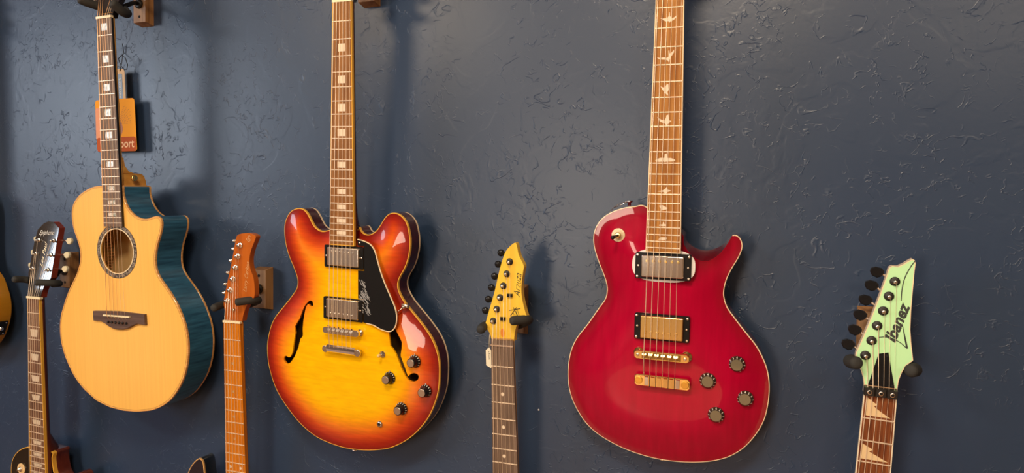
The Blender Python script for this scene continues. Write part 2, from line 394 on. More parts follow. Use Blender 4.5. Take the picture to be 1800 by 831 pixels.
# ------------------------------------------------------------------ instruments
def fp(L, n): return L * (1 - 2 ** (-n / 12))
class Guitar:
    def __init__(s, name, label, X, S, Z, tilt, lean, gy, L, wn, w12, group=None):
        o = bpy.data.objects.new(name, None); C.objects.link(o); o.empty_display_size = .05
        R = Matrix.Rotation(gy, 3, 'Z') @ Matrix.Rotation(lean, 3, 'X') @ Matrix.Rotation(tilt, 3, 'Y')
        o.matrix_world = Matrix.Translation((X / 1000, -S / 1000, Z / 1000 + EYE)) @ R.to_4x4()
        o['label'] = label; o['category'] = 'guitar'
        if group: o['group'] = group
        s.o = o; s.L = L; s.wn = wn; s.w12 = w12; s.R = R; s.pos = Vector((X, -S, Z))
    def half(s, v): return (s.wn + (s.w12 - s.wn) * v / (s.L / 2)) / 2
    def world(s, a, v, w_): return s.pos + s.R @ Vector((a, -w_, -v))
    def add(s, name, mb, m, parent=None, **kw): return build(name, mb, m, parent or s.o, **kw)
    def fingerboard(s, vend, nfret, m, bind=None, thick=6.0, fret0=1, side=None, vstart=0.0, fret_h=1.0, endbind=False):
        t = 1.6 if bind else 0.0; mb = MB()
        def quad(v0, v1, e0, e1, w0, w1):
            return [(-s.half(v0) + e0, v0, w0), (s.half(v0) - e0, v0, w0), (s.half(v1) - e1, v1, w0), (-s.half(v1) + e1, v1, w0),
                    (-s.half(v0) + e0, v0, w1), (s.half(v0) - e0, v0, w1), (s.half(v1) - e1, v1, w1), (-s.half(v1) + e1, v1, w1)]
        mb.hexa(quad(vstart, vend - (1.6 if endbind else 0), t, t, -thick, 0)); s.add('fretboard', mb, m)
        if bind:
            for sg in (-1, 1):
                b = MB(); P = []
                for w_ in (-thick, 0.15):
                    for v, q in ((vstart, 0), (vstart, t), (vend, t), (vend, 0)): P.append((sg * (s.half(v) - q), v, w_))
                b.hexa(P); s.add('fretboard_binding', b, bind)
            if endbind: s.add('fretboard_binding', MB().box(-s.half(vend) + t, s.half(vend) - t, vend - 1.6, vend, -thick, .15), bind)
        for n in range(fret0, nfret + 1):
            v = fp(s.L, n); h = s.half(v) - (.8 if bind else .1)
            P = [(-h, v - 1.1, 0), (h, v - 1.1, 0), (h, v + 1.1, 0), (-h, v + 1.1, 0), (-h + .4, v - .5, fret_h), (h - .4, v - .5, fret_h), (h - .4, v + .5, fret_h), (-h + .4, v + .5, fret_h)]
            s.add('fret', MB().hexa(P), FRETWIRE)
    def neck(s, v0, v1, m, wtop=-6.0, d0=13, d1=17, heel=None):
        """half-round neck from v0 to v1; heel = (v start, v end, depth) swelling"""
        mb = MB(); V = []; seg = 12; stations = list(np.linspace(v0, v1, 14))
        for v in stations:
            h = s.half(max(v, 0)) - .4; d = d0 + (d1 - d0) * (v - v0) / (v1 - v0)
            if heel and v > heel[0]: t = min(1, (v - heel[0]) / (heel[1] - heel[0])); d += (heel[2] - d) * t * t * (3 - 2 * t)
            for i in range(seg + 1):
                an = PI * i / seg; c = math.cos(an); sn = math.sin(an)
                V.append((-h * math.copysign(abs(c) ** .75, c), v, wtop - d * sn ** .8))
        F = []; n = seg + 1
        for j in range(len(stations) - 1):
            for i in range(seg): F.append((j * n + i, j * n + i + 1, (j + 1) * n + i + 1, (j + 1) * n + i))
            F.append((j * n + seg, j * n, (j + 1) * n, (j + 1) * n + seg))
        F += [tuple(range(n)), tuple(range(len(V) - n, len(V)))[::-1]]
        mb.raw(V, F, True); return s.add('neck', mb, m)
    def strings(s, posts, ns, bs, vb, wn, wb, tail=None, bc=0.0, m=None, R=(.62, .55, .48, .42, .36, .32), vn=0.0, k=0.0, wpost=2.0):
        """posts: six (a, v); ns, bs: string spreads at nut and bridge"""
        for i in range(6):
            f = i / 5 - .5; path = []
            if posts: pa, pv = posts[i]; path.append((pa + (1.5 if pa < f * ns else -1.5), pv, wpost + k * pv))
            path.append((f * ns, vn, wn)); path.append((bc + f * bs, vb, wb))
            if tail: path.append((bc + f * tail[0], tail[1], tail[2]))
            s.add('string', MB().tube(path, R[i], 5), m[i] if isinstance(m, list) else (m or STRING))
    def tuner(s, p, b, wtop, k=0.0, m=CHROME, mb_=None, post_r=3.2, washer=6.0, button=None, wb=-12, thick=14, bshape='oval', sub_mat=None):
        a, v = p; w0 = wtop + k * v; mb = MB()
        mb.lathe((a, v, w0), [(washer, 0), (washer, 1.2), (washer * .8, 2.2), (post_r + .4, 2.4), (post_r, 2.6)], 18)
        t = s.add('tuning_machine', mb, m)
        s.add('tuner_post', MB().lathe((a, v, w0), [(post_r, 1.6), (post_r, 2.6), (post_r * .72, 4.6), (post_r * .72, 5.6), (post_r, 7.4), (post_r * .95, 8.4), (post_r * .5, 8.8)], 14), NICKEL if m is SATIN else m, t)
        if b:
            ba, bv = b; sg = 1 if ba > a else -1; wz = wb + k * bv; bt = MB()
            L_ = 9.0
            if bshape == 'oval':
                bt.lathe((ba, bv, wz), [(0.5, -5.2), (3, -5), (5, -4.2), (6.6, -1.5), (7, 0), (6.6, 1.5), (5, 4.2), (3, 5), (.5, 5.2)], 14, axis=(0, .45, 1))
            elif bshape == 'peg':
                bt.lathe((ba - sg * 4, bv, wz), [(1.5, 0), (3.6, 1), (4.2, 5), (4.2, 8), (2.5, 9.5)], 10, axis=(sg, 0, 0))
            elif bshape == 'tulip':
                bt.prism([(ba - sg * 9, bv - 2), (ba - sg * 5, bv - 6), (ba + sg * 3, bv - 7.5), (ba + sg * 9, bv - 5), (ba + sg * 10, bv), (ba + sg * 7, bv + 6), (ba, bv + 9), (ba - sg * 5, bv + 7), (ba - sg * 9, bv + 2)], wz - 3, wz + 3, 0, 1.4)
            sh = MB().tube([(a + sg * 4, v, w0 - thick - 4), (ba - sg * 3, bv, wz)], 1.9, 8)
            sh.lathe((a, v, w0 - thick - 7), [(7.5, 0), (7.5, 7)], 12)
            s.add('tuner_shaft', sh, sub_mat or m, t); s.add('tuner_button', bt, mb_ or m, t)
        return t
    def humbucker(s, a0, a1, v0, v1, wr, wc, ring, cover, poles_v, pole_m, ring_a=None, top_w=None, screws=NICKEL, ringdrop=6, corners=True):
        """ring + metal cover: (a0..a1, v0..v1) cover, ring_a = (ra0, ra1, rv0, rv1)"""
        ra0, ra1, rv0, rv1 = ring_a
        def rr_(x0, x1, y0, y1, r, n=4):
            P = []
            for cx, cy, st in ((x1 - r, y0 + r, -PI / 2), (x1 - r, y1 - r, 0), (x0 + r, y1 - r, PI / 2), (x0 + r, y0 + r, PI)):
                for i in range(n + 1): an = st + PI / 2 * i / n; P.append((cx + r * math.cos(an), cy + r * math.sin(an)))
            return P
        rg = s.add('pickup_ring', MB().prism(rr_(ra0, ra1, rv0, rv1, 3), wr - ringdrop, wr, 0, .8), ring)
        if corners:
            for a in (ra0 + 3.6, ra1 - 3.6):
                for v in (rv0 + 4, rv1 - 4): s.add('ring_screw', MB().lathe((a, v, wr), [(2.4, -.2), (2.3, .6), (1.2, 1.1)], 10), screws, rg)
        for a in (ra0 + 4.8, ra1 - 4.8): s.add('height_screw', MB().lathe((a, (v0 + v1) / 2, wr), [(2.0, -.2), (1.9, .5), (1, .9)], 10), screws, rg)
        o1 = np.array(rr_(a0, a1, v0, v1, 2.2)); mb = MB(); n = len(o1); V = []
        for w_, d in ((wr - 5, 0), (wc - 1.6, 0), (wc - .5, .45), (wc, 1.6)): V += [(a, v, w_) for a, v in inset(o1, d)]
        F = [(j * n + i, j * n + (i + 1) % n, (j + 1) * n + (i + 1) % n, (j + 1) * n + i) for j in range(3) for i in range(n)]
        mb.raw(V, F, True); mb.F.append(tuple(range(3 * n, 4 * n))); mb.S.append(False)
        cv = s.add('pickup_cover', mb, cover)
        for i in range(6):
            a = -25.2 + 10.1 * i
            s.add('pole_screw', MB().lathe((a, poles_v, wc), [(2.5, -.2), (2.5, .5), (2.1, .9)], 12).box(a - 2, a + 2, poles_v - .3, poles_v + .3, wc + .7, wc + 1.0), pole_m, cv)
        return rg

def knob_tophat(g, a, v, wb):
    k = g.add('control_knob', MB().lathe((a, v, wb), [(12.4, 0), (12.6, 1.2), (11.6, 3.2), (10.2, 4.6), (9.2, 7), (8.8, 15), (8.4, 16)], 28), BLACK)
    g.add('knob_cap', MB().lathe((a, v, wb), [(7.4, 15.8), (7.4, 16.6), (7.0, 16.9)], 28), mat('brushed_silver', (0.80, 0.70, 0.60), 0.30, 1.0), k)
    tk = MB()
    for i in range(11):
        an = math.radians(-210 + 24 * i); c, sn = math.cos(an), math.sin(an)
        ra, wa, rb, wb2, q = 12.3, 2.2, 10.7, 4.6, .55
        tk.raw([(a + ra * c - q * sn, v + ra * sn + q * c, wb + wa + .3), (a + ra * c + q * sn, v + ra * sn - q * c, wb + wa + .3),
                    (a + rb * c + q * sn, v + rb * sn - q * c, wb + wb2 + .3), (a + rb * c - q * sn, v + rb * sn + q * c, wb + wb2 + .3)], [(0, 1, 2, 3)])
    g.add('number_marks', tk, WHITE_INK, k)
    g.add('knob_pointer', MB().raw([(a - 1, v - 14.5, wb + .9), (a + 1, v - 14.5, wb + .9), (a + .6, v - 12, wb + 1.6), (a - .6, v - 12, wb + 1.6)], [(0, 1, 2, 3)]), NICKEL, k)
def knob_speed(g, a, v, wb):
    k = g.add('control_knob', MB().lathe((a, v, wb), [(13.4, 0), (13.4, 1.2), (12.8, 2.4), (9.8, 6.6), (9.4, 7)], 28), mat('smoked_acrylic', (0.035, 0.022, 0.014), 0.12, coat=1.0))
    g.add('knob_cap', MB().lathe((a, v, wb), [(9.2, 6.9), (8.9, 7.6)], 28), SMOKE, k)
    tk = MB()
    for i, ch in enumerate('0123456789'):
        an = math.radians(150 + 30 * i)
        t = text_mb(ch, 3.6, (a + 11.4 * math.cos(an), v + 11.4 * math.sin(an), wb + 8.5), ang=-math.degrees(an) - 90, align='CENTER', bold=.1)
        for j, p in enumerate(t.V):
            r_ = math.hypot(p[0] - a, p[1] - v); t.V[j] = (p[0], p[1], wb + 6.6 - (r_ - 9.8) * 1.4 + .35)
        tk.raw(t.V, t.F)
    g.add('knob_numerals', tk, WHITE_INK, k)

def body(g, outline, wrim, H, R, thick, topm, sidem, bind=None, bind_t=1.5, bind_h=5.0, back_bind=None, holes=(), interior=None, backr=5.0, bstep=3.0, step=6.0, sigma=4.0, rim_mm=100.0, arch_fn=None, smoothed=False, depth=4.0, cut=None):
    out = outline if smoothed else smooth_closed(outline, bstep, sigma)
    full = out
    if cut is not None: out = cut(out)
    mid = inset(out, bind_t) if bind else out
    tp, rim, field = top_plate(mid, wrim, H, R, holes, step, arch_fn=arch_fn, depth=depth)
    o = g.add('body_top', tp, topm, recalc=False, attr=[min(1.0, r_ / rim_mm) for r_ in rim])
    wb = wrim - thick; top0 = wrim - bind_h if bind else wrim
    hb = 5.0 if back_bind else 0
    lv = [(top0, 0), (wb + max(backr, hb), 0)]
    if back_bind: lv += [(wb + hb, 0)]
    else: lv += [(wb + backr * .35, backr * .25), (wb, backr)]
    if back_bind:
        g.add('body_side', ring_band([(top0, 0), (wb + hb, 0)], out), sidem)
        g.add('body_back', MB().prism(inset(out, 1.2), wb + .4, wb + 3), sidem)
        g.add('back_binding', binding_band(out, wb, wb + hb, 1.5), back_bind)
    elif cut is not None:
        mb = MB(); n = len(out); V = [(a, v, top0) for a, v in out] + [(a, v, top0 - 20) for a, v in full]
        for w_, d in lv[1:]: V += [(a, v, w_) for a, v in (inset(full, d) if d else full)]
        m_ = len(V) // n; mb.raw(V, [(j * n + i, j * n + (i + 1) % n, (j + 1) * n + (i + 1) % n, (j + 1) * n + i) for j in range(m_ - 1) for i in range(n)], True)
        mb.F.append(tuple(range((m_ - 1) * n, m_ * n))); mb.S.append(False); g.add('body_side', mb, sidem)
    else: g.add('body_side', ring_band(lv, out, True), sidem)
    if bind and cut is None: g.add('body_binding', binding_band(out, wrim - bind_h, wrim + .25, bind_t), bind)
    elif bind:
        inb = (out[:, 0] > 20) & (out[:, 0] < 107) & (out[:, 1] < 480)
        g.add('body_binding', binding_band(out, wrim - bind_h, wrim + .25, bind_t, ~inb), bind); g.add('cutaway_edge', binding_band(out, wrim - bind_h, wrim + .25, bind_t, inb), topm)
    if interior: g.add('body_interior', MB().prism(inset(out, 8), wb + 3.4, wb + 4.4), interior)
    return out, field
def hang(g_name, label, X, Zb, g, arms, wroot=-34, width=38, height=94, thick=23, face=OAK_FACE, group=None, tipr=8.2):
    """wooden wall block (world mm, bottom Zb) with a steel yoke whose padded arms cradle the neck; arms: two lists of instrument-space points"""
    o = bpy.data.objects.new('guitar_hanger', None); C.objects.link(o); o.location = (X / 1000, 0, Zb / 1000 + EYE)
    o['label'] = label; o['category'] = 'wall hanger'
    def add(name, mb, m, parent=None):
        ob = build(name, mb, m, world=True); ob.parent = parent or o
        if parent is None: ob.matrix_parent_inverse = Matrix.Translation(o.location).inverted()
        return ob
    x0, x1 = X - width / 2, X + width / 2; c = 4
    def ring(y, q): return [(x0 + q, y, Zb + q), (x1 - q, y, Zb + q), (x1 - q, y, Zb + height - q), (x0 + q, y, Zb + height - q)]
    mb = MB(); V = ring(0, 0) + ring(-thick, 0)
    V[4] = (x0, -thick, Zb + 5); V[5] = (x1, -thick, Zb + 5); V[6] = (x1, -thick, Zb + height - 5); V[7] = (x0, -thick, Zb + height - 5)
    mb.raw(V, [(0, 1, 2, 3), (4, 7, 6, 5), (0, 4, 5, 1), (1, 5, 6, 2), (2, 6, 7, 3), (3, 7, 4, 0)])
    blk = add('wooden_block', mb, OAK)
    mb = MB(); V = [(x0 + 1, -thick - .3, Zb + 6), (x1 - 1, -thick - .3, Zb + 6), (x1 - 1, -thick - .3, Zb + height - 6), (x0 + 1, -thick - .3, Zb + height - 6)]
    mb.raw(V, [(0, 3, 2, 1)]); add('front_face', mb, face)
    for z in (Zb + 18, Zb + height - 18):
        m2 = MB().lathe((X, -thick - .4, z), [(3.2, 0), (3.2, .4)], 14, axis=(0, -1, 0)); add('screw_hole', m2, HOLE)
    zc = Zb + height / 2; P0 = Vector((X, -thick, zc)); root = g.world(0, -34, wroot)
    rod = MB().tube([tuple(P0), tuple(P0 + Vector((0, -14, 0))), tuple(root)], 5, 10).lathe(tuple(P0), [(11, 0), (11, 4), (7, 6)], 16, axis=(0, -1, 0))
    add('steel_rod', rod, SATIN)
    for arm in arms:
        pts = [tuple(root)] + [tuple(g.world(*p)) for p in spline(arm, 6)]
        R_ = [5.5] + [tipr] * (len(pts) - 1)
        d = (Vector(pts[-1]) - Vector(pts[-2])).normalized(); e = Vector(pts[-1])
        for q, f in ((2.5, .92), (4.5, .68), (5.4, .35)): pts.append(tuple(e + d * q)); R_.append(tipr * f)
        add('padded_arm', MB().tube(pts, R_, 14), FOAM)
    return o

def cubic_head(g, out, w0, w1, k, face, side, cham=.8):
    h = g.add('headstock', MB().prism(out, w0, w1 - .6, k, 0), side)
    g.add('headstock_face', MB().prism(out, w1 - .6, w1, k, .4), face)
    return h
def open_head(g, m, k=.22, nut=21.5):
    """three-a-side headstock of the guitars whose heads rise out of the photograph"""
    out = [(-nut, -1), (nut, -1), (nut + 1, -14), (nut + 14, -45), (nut + 17, -120), (nut + 20, -172), (nut + 4, -182), (8, -176), (0, -184), (-8, -176), (-nut - 4, -182), (-nut - 20, -172), (-nut - 17, -120), (-nut - 14, -45), (-nut - 1, -14)]
    cubic_head(g, out, -16, -2, k, m, m)
    ps = [(-24, -60), (-27, -98), (-30, -136), (30, -136), (27, -98), (24, -60)]
    for p in ps: g.tuner(p, (p[0] + (34 if p[0] > 0 else -34), p[1]), -2, k, NICKEL, CREAM, bshape='tulip')
    return ps

# ================================================================== sunburst hollow-body electric
SUNBURST = burst_material('sunburst_lacquer', [(0.0, (0.20, 0.010, 0.006)), (0.14, (0.36, 0.018, 0.006)), (0.32, (0.66, 0.075, 0.008)), (0.52, (0.86, 0.22, 0.010)), (0.78, (0.95, 0.42, 0.002)), (1.0, (0.98, 0.52, 0.002))])
CHERRY_SIDE = mat('dark_cherry_side', (0.075, 0.006, 0.006), 0.22, coat=0.9, grain=((0.035, 0.003, 0.004), (60, 60, 160), .35, .65))
g = Guitar('electric_guitar', 'sunburst hollow-body electric guitar with two f-holes and black pickguard, hanging on the wall', -775.91, 120.34, 388.01, 0.0292, 0.0418, -0.0211, 628.65, 43, 52.5, 'electric guitars hung on the wall')
SB = [(-46.4, 434.6), (-53.3, 436.7), (-64.1, 438.0), (-75.0, 434.3), (-83.8, 427.5), (-92.5, 413.5), (-101.3, 401.3), (-111.5, 394.5), (-121.3, 393.8), (-132.6, 396.4), (-143.9, 403.1), (-153.1, 416.2), (-157.8, 431.1), (-158.0, 449.4), (-154.5, 471.3), (-146.9, 492.9), (-135.7, 514.3), (-127.7, 532.1), (-124.6, 542.9), (-126.9, 557.8), (-133.8, 567.7), (-145.4, 581.7), (-164.0, 602.1), (-182.9, 622.7), (-194.9, 642.9), (-202.3, 666.5), (-206.1, 689.8), (-204.0, 721.5), (-197.8, 744.8), (-187.2, 771.5), (-172.6, 793.5), (-153.3, 814.6), (-129.2, 836.8), (-105.4, 852.9), (-77.1, 865.9), (-44.6, 873.0), (-12.5, 876.3), (21.1, 875.0), (54.2, 870.3), (84.5, 862.7), (105.8, 854.4), (129.6, 840.1), (150.2, 823.6), (170.1, 801.9), (185.6, 779.3), (196.9, 754.0), (204.5, 727.7), (206.9, 698.6), (206.0, 673.7), (200.0, 649.4), (188.8, 627.4), (173.6, 609.0), (158.6, 593.3), (143.8, 579.0), (131.6, 567.0), (121.6, 554.4), (114.7, 541.2), (113.5, 529.2), (117.7, 516.8), (127.0, 502.4), (134.7, 484.8), (139.5, 464.1), (140.1, 443.8), (137.2, 427.0), (132.4, 412.1), (123.3, 401.3), (112.3, 395.0), (101.7, 393.8), (91.8, 396.6), (81.9, 406.2), (73.9, 418.2), (65.9, 428.9), (55.8, 436.4), (45.6, 439.3), (35.3, 437.4), (27.1, 430.9), (20.8, 424)]
FL = [(-76.0, 586.8), (-80.4, 590.8), (-87.0, 588.9), (-88.3, 585.4), (-92.8, 588.3), (-96.4, 596.0), (-98.2, 605.3), (-101.0, 620.3), (-102.9, 638.9), (-102.1, 651.7), (-105.7, 657.7), (-108.7, 659.0), (-113.5, 677.0), (-123.1, 697.5), (-132.7, 710.4), (-140.9, 716.5), (-149.5, 714.5), (-153.8, 709.1), (-151.8, 702.2), (-145.5, 699.1), (-139.8, 702.3), (-135.0, 700.9), (-129.2, 690.5), (-126.3, 674.6), (-123.8, 656.8), (-121.8, 648.9), (-125.1, 637.6), (-123.6, 633.7), (-113.1, 617.8), (-108.5, 604.5), (-101.7, 591.0), (-92.8, 581.8), (-86.1, 578.6), (-79.5, 579.1)]
FR = [(78, 586), (84, 579), (92, 580), (100, 588), (106, 600), (112, 614), (124, 631), (129.3, 638.7), (129.7, 652.3), (128.3, 666.1), (131.7, 673.6), (137.0, 685.5), (142.2, 698.4), (144.9, 703.8), (147.4, 701.2), (152.5, 697.1), (160.1, 696.5), (165.2, 699.9), (165.8, 706.6), (161.5, 711.7), (153.9, 713.9), (146.2, 711.6), (138.4, 703.5), (130.6, 690.9), (122.6, 673.6), (117.4, 662.9), (110.8, 654.5), (105.5, 650.6), (103, 634), (101, 615), (96, 600), (90, 591), (83, 592)]
_, sf = body(g, SB, -22, 12, 62, 38, SUNBURST, CHERRY_SIDE, AMBER_BIND, 1.5, 5.5, PALE_BIND, holes=[resample(FL, 4), resample(FR, 4)], interior=mat('f_hole_inside', (0.16, 0.085, 0.02), .7), rim_mm=88, step=5.5)
g.neck(-12, 446, CHERRY_SIDE, -6, 13, 16, (395, 440, 46))
g.fingerboard(461, 22, mat('mid_rosewood', (0.34, 0.155, 0.048), 0.5, spec=0.2, grain=((0.19, 0.075, 0.02), (170, 170, 8), .35, .65)), AMBER_BIND, 6, endbind=True)
for n, wd in ((3, 15.5), (5, 16), (7, 16.5), (9, 17.5), (12, 18.5), (15, 19), (17, 20), (19, 21.5), (21, 21.5)):
    v0, v1 = fp(g.L, n - 1), fp(g.L, n); m_ = (v0 + v1) / 2; hh = min(7.2, (v1 - v0) * .30)
    g.add('block_inlay', MB().box(-wd / 2 - .5, wd / 2 - .5, m_ - hh, m_ + hh, -.5, .12), PEARL)
g.add('nut', MB().box(-21.8, 21.8, -5, 0, -6, 1.3), BONE)
g.strings(open_head(g, HEADBLACK), 35.5, 51.5, 628, 1.2, 7.5, tail=(50, 667, 5), k=.22, wpost=4)
g.humbucker(-34, 39, 465.5, 501.5, -4.5, 1.0, BLACK, NICKEL, 474.5, NICKEL, (-45, 47, 462, 506), screws=CHROME, corners=False)
g.humbucker(-35, 39.2, 567, 604.3, -3.5, 3.0, BLACK, NICKEL, 596.5, NICKEL, (-47, 46, 565, 609.5), screws=CHROME, corners=False)
GUARD = [(33.6, 447.6), (45.8, 449.4), (62.0, 455.3), (72.1, 466.6), (78.1, 483.3), (86.2, 506.7), (96.3, 529.8), (108.4, 552.8), (118.3, 572.4), (122.4, 589.1), (120.6, 606.4), (112.8, 617.6), (102.9, 620.3), (86.9, 617.6), (70.8, 611.6), (54.5, 609.5), (48, 608.5), (48, 563), (34.7, 562.8), (34.5, 508), (48.6, 508), (48.6, 459.5), (33.6, 459.5)]
g.add('pickguard', MB().prism(GUARD, -6.0, -4.2, 0, .5), BLACK)
edge = spline(GUARD[:16], 4)
eb = MB()
for (a0, v0), (a1, v1) in zip(edge[:-1], edge[1:]):
    t = Vector((a1 - a0, v1 - v0)).normalized() * 1; n_ = (t.y * .85, -t.x * .85)
    eb.hexa([(a0 - n_[0], v0 - n_[1], -6.2), (a0 + n_[0], v0 + n_[1], -6.2), (a1 + n_[0], v1 + n_[1], -6.2), (a1 - n_[0], v1 - n_[1], -6.2), (a0 - n_[0], v0 - n_[1], -3.9), (a0 + n_[0], v0 + n_[1], -3.9), (a1 + n_[0], v1 + n_[1], -3.9), (a1 - n_[0], v1 - n_[1], -3.9)])
g.add('pickguard_binding', eb, CREAM)
g.add('guard_screw', MB().lathe((38.5, 454, -4.2), [(2.2, 0), (2, .8), (1, 1.2)], 10), CHROME)
random.seed(3)
scr = []
for i in range(60):
    a, v = 37 + random.random() * 20, 524 + random.random() * 62; a = min(a, 38 + (v - 515) * .45); L_ = 5 + random.random() * 8
    scr.append([(a + (random.random() - .5) * 6, v), (a + 2, v + L_ * .4), (a + 5 + random.random() * 4, v + L_)])
g.add('pale_scuffs', stroke_mb(scr, .7, -4.12), mat('scuffed_film', (.42, .42, .42), .6))
rod = MB().tube([(112, 590, -9), (121, 581, -11), (131, 573, -14)], 1.1, 6).lathe((132.5, 571.5, -17), [(4, 0), (4.6, 3), (4, 7), (2, 8.5)], 12).box(127, 140, 566, 573, -19, -14)
g.add('pickguard_bracket', rod, NICKEL)
# bridge, tailpiece, switch, knobs, jack
br = MB().prism([(-42, 627), (-38, 624), (38, 624), (42, 627), (42, 634), (38, 637), (-38, 637), (-42, 634)], -1.5, 5.0, 0, .8)
bo = g.add('bridge', br, NICKEL)
for i in range(6):
    a = -25.8 + i * 10.3
    g.add('bridge_saddle', MB().hexa([(a - 3.6, 626, 5), (a + 3.6, 626, 5), (a + 3.6, 635, 5), (a - 3.6, 635, 5), (a - 3, 630, 7.2), (a + 3, 630, 7.2), (a + 3, 631, 7.2), (a - 3, 631, 7.2)]), CHROME, bo)
    g.add('saddle_screw', MB().tube([(a, 624.4, 3), (a, 620.5 + 2, 3)], 1.2, 6), HOLE, bo)
for a in (-37.5, 37.5): g.add('thumb_wheel', MB().lathe((a, 630.5, -10), [(6.5, 0), (6.5, 3), (3, 3.2), (3, 8)], 18), NICKEL, bo)
tp = MB(); V = []
prof = [(-7.5, -2), (-7.5, 2), (-5, 5), (0, 6.5), (5, 5), (7.5, 2), (7.5, -2)]
for a in (-33, 33): V += [(a, 667 + q, w_) for q, w_ in prof]
tp.raw(V, [(i, i + 1, 8 + i, 7 + i) for i in range(6)] + [tuple(range(7)), tuple(range(7, 14))[::-1]], False)
to = g.add('tailpiece', tp, CHROME)
for a in (-38, 38): g.add('tailpiece_stud', MB().lathe((a, 669, -10), [(4, 0), (4, 8), (7.2, 8), (7.2, 12.5), (6.4, 13.4)], 18).box(a - 6, a + 6, 668.4, 669.6, 3.1, 3.7), NICKEL, to)
g.add('toggle_switch', MB().lathe((88, 668, -10.5), [(6.6, 0), (6.6, 2.5), (4, 3.2), (4, 5), (1.6, 5.2), (1.6, 9)], 16), CHROME)
g.add('switch_tip', MB().lathe((88, 668, -3), [(1.8, 0), (3.2, 3), (3.4, 7), (2, 9.5), (.6, 10)], 12), mat('amber_switch_tip', (.85, .60, .22), .3, coat=.5))
for a, v in ((157.9, 673.5), (104.8, 712.3), (179.3, 729.4), (130.6, 769.6)): knob_tophat(g, a, v, height_at(sf, -22, a, v))
wj = height_at(sf, -22, 81.3, 808)
j = g.add('output_jack', MB().lathe((81.3, 808.2, wj), [(6.4, 0), (6.4, 1), (5, 1.4), (5, 2.8), (3.2, 2.8)], 16), CHROME)
g.add('jack_hole', MB().lathe((81.3, 808.2, wj + 2.6), [(3.1, 0), (3.1, .3)], 14), HOLE, j)
g.add('strap_button', MB().lathe((2, 877, -42), [(3, 0), (3, 6), (6, 7.5), (6, 9)], 14, axis=(0, 1, 0)), CHROME)
hang('semi', 'wooden wall block above and behind the sunburst guitar, its bottom end just in the frame', -786, 412, g, [[(-20, -34, -30), (-34, -36, -14), (-35, -38, 12)], [(20, -34, -30), (34, -36, -14), (35, -38, 12)]])

# ================================================================== red single-cut electric
RED = burst_material('translucent_red_lacquer', [(0.0, (0.26, 0.001, 0.014)), (0.3, (0.36, 0.001, 0.024)), (1.0, (0.43, 0.001, 0.030))], flame=.10, flame_scale=(120, 60, 12))
RED_SIDE = mat('dark_red_side', (0.10, 0.003, 0.008), 0.25, coat=1.0)
g = Guitar('electric_guitar', 'glossy deep red single-cutaway electric guitar with bird inlays and gold bridge', -167.54, 110.34, 391.83, 0.016, 0.0526, 0.0025, 628, 43, 52.5, 'electric guitars hung on the wall')
RB = [(-33.6, 385.5), (-50.6, 385.9), (-65.7, 387.5), (-79.4, 391.2), (-93.1, 397.0), (-105.4, 405.0), (-114.6, 415.1), (-121.2, 428.6), (-123.5, 442.6), (-121.6, 458.1), (-116.6, 474.9), (-109.9, 491.6), (-102.7, 508.3), (-98.3, 522.1), (-97.2, 532.9), (-100.0, 547.1), (-108.6, 560.3), (-119.4, 576.9), (-131.9, 596.0), (-146.0, 614.7), (-156.2, 633.0), (-162.4, 653.0), (-165.4, 676.2), (-165.1, 699.0), (-161.4, 720.5), (-153.8, 740.2), (-141.9, 760.0), (-128.5, 776.1), (-110.4, 789.9), (-87.6, 801.1), (-62.0, 810.2), (-36.8, 815.9), (-12.0, 819.2), (9.3, 820.0), (36.3, 818.6), (59.8, 815.5), (82.9, 810.2), (102.7, 803.0), (119.4, 793.5), (135.7, 779.4), (148.9, 762.2), (159.2, 744.2), (166.7, 725.2), (170.7, 703.8), (172.3, 682.9), (171.5, 662.4), (167.5, 642.2), (160.1, 624.0), (149.9, 605.9), (138.4, 591.9), (126, 577), (113.1, 560.8), (102.9, 546.9), (97.7, 532.6), (96.5, 521.0), (98.7, 506.2), (103.7, 491.3), (110.1, 477.8), (116.6, 465.9), (121.5, 452.7), (122.6, 444.0), (119.5, 434.1), (113.9, 428.6), (107.0, 427.4), (101.0, 435.1), (91.1, 446.3), (78.9, 454.1), (65.0, 458.3), (50.8, 456.6), (39.2, 450.7), (29.1, 439.9), (26, 425)]
def carve(vo, d):
    """violin carve: a shallow dish just inside the rim, then a broad dome"""
    t = np.clip(d / 75, 0, 1); dome = 16 * (t * t * (3 - 2 * t)); dish = -2.2 * np.exp(-((d - 9) / 8) ** 2); return dome + np.where(d > .5, dish, 0)
def cutaway(P):
    Q = P.copy(); m_ = (P[:, 0] > 24) & (P[:, 0] < 106) & (P[:, 1] < 462)
    Q[m_, 1] += 15 * np.sin(np.clip((P[m_, 0] - 24) / 82, 0, 1) * PI) ** .8; return Q
_, rf = body(g, RB, -24, 16, 75, 38, RED, RED_SIDE, PALE_BIND, 1.4, 4.0, None, rim_mm=60, arch_fn=carve, sigma=3.0, step=5, cut=cutaway)
g.neck(-12, 450, mat('dark_red_neck', (0.06, 0.004, 0.006), .3, coat=.6), -6, 13, 16, (400, 445, 44))
g.fingerboard(460, 22, ROSE_PALE, PALE_BIND, 6, endbind=True)
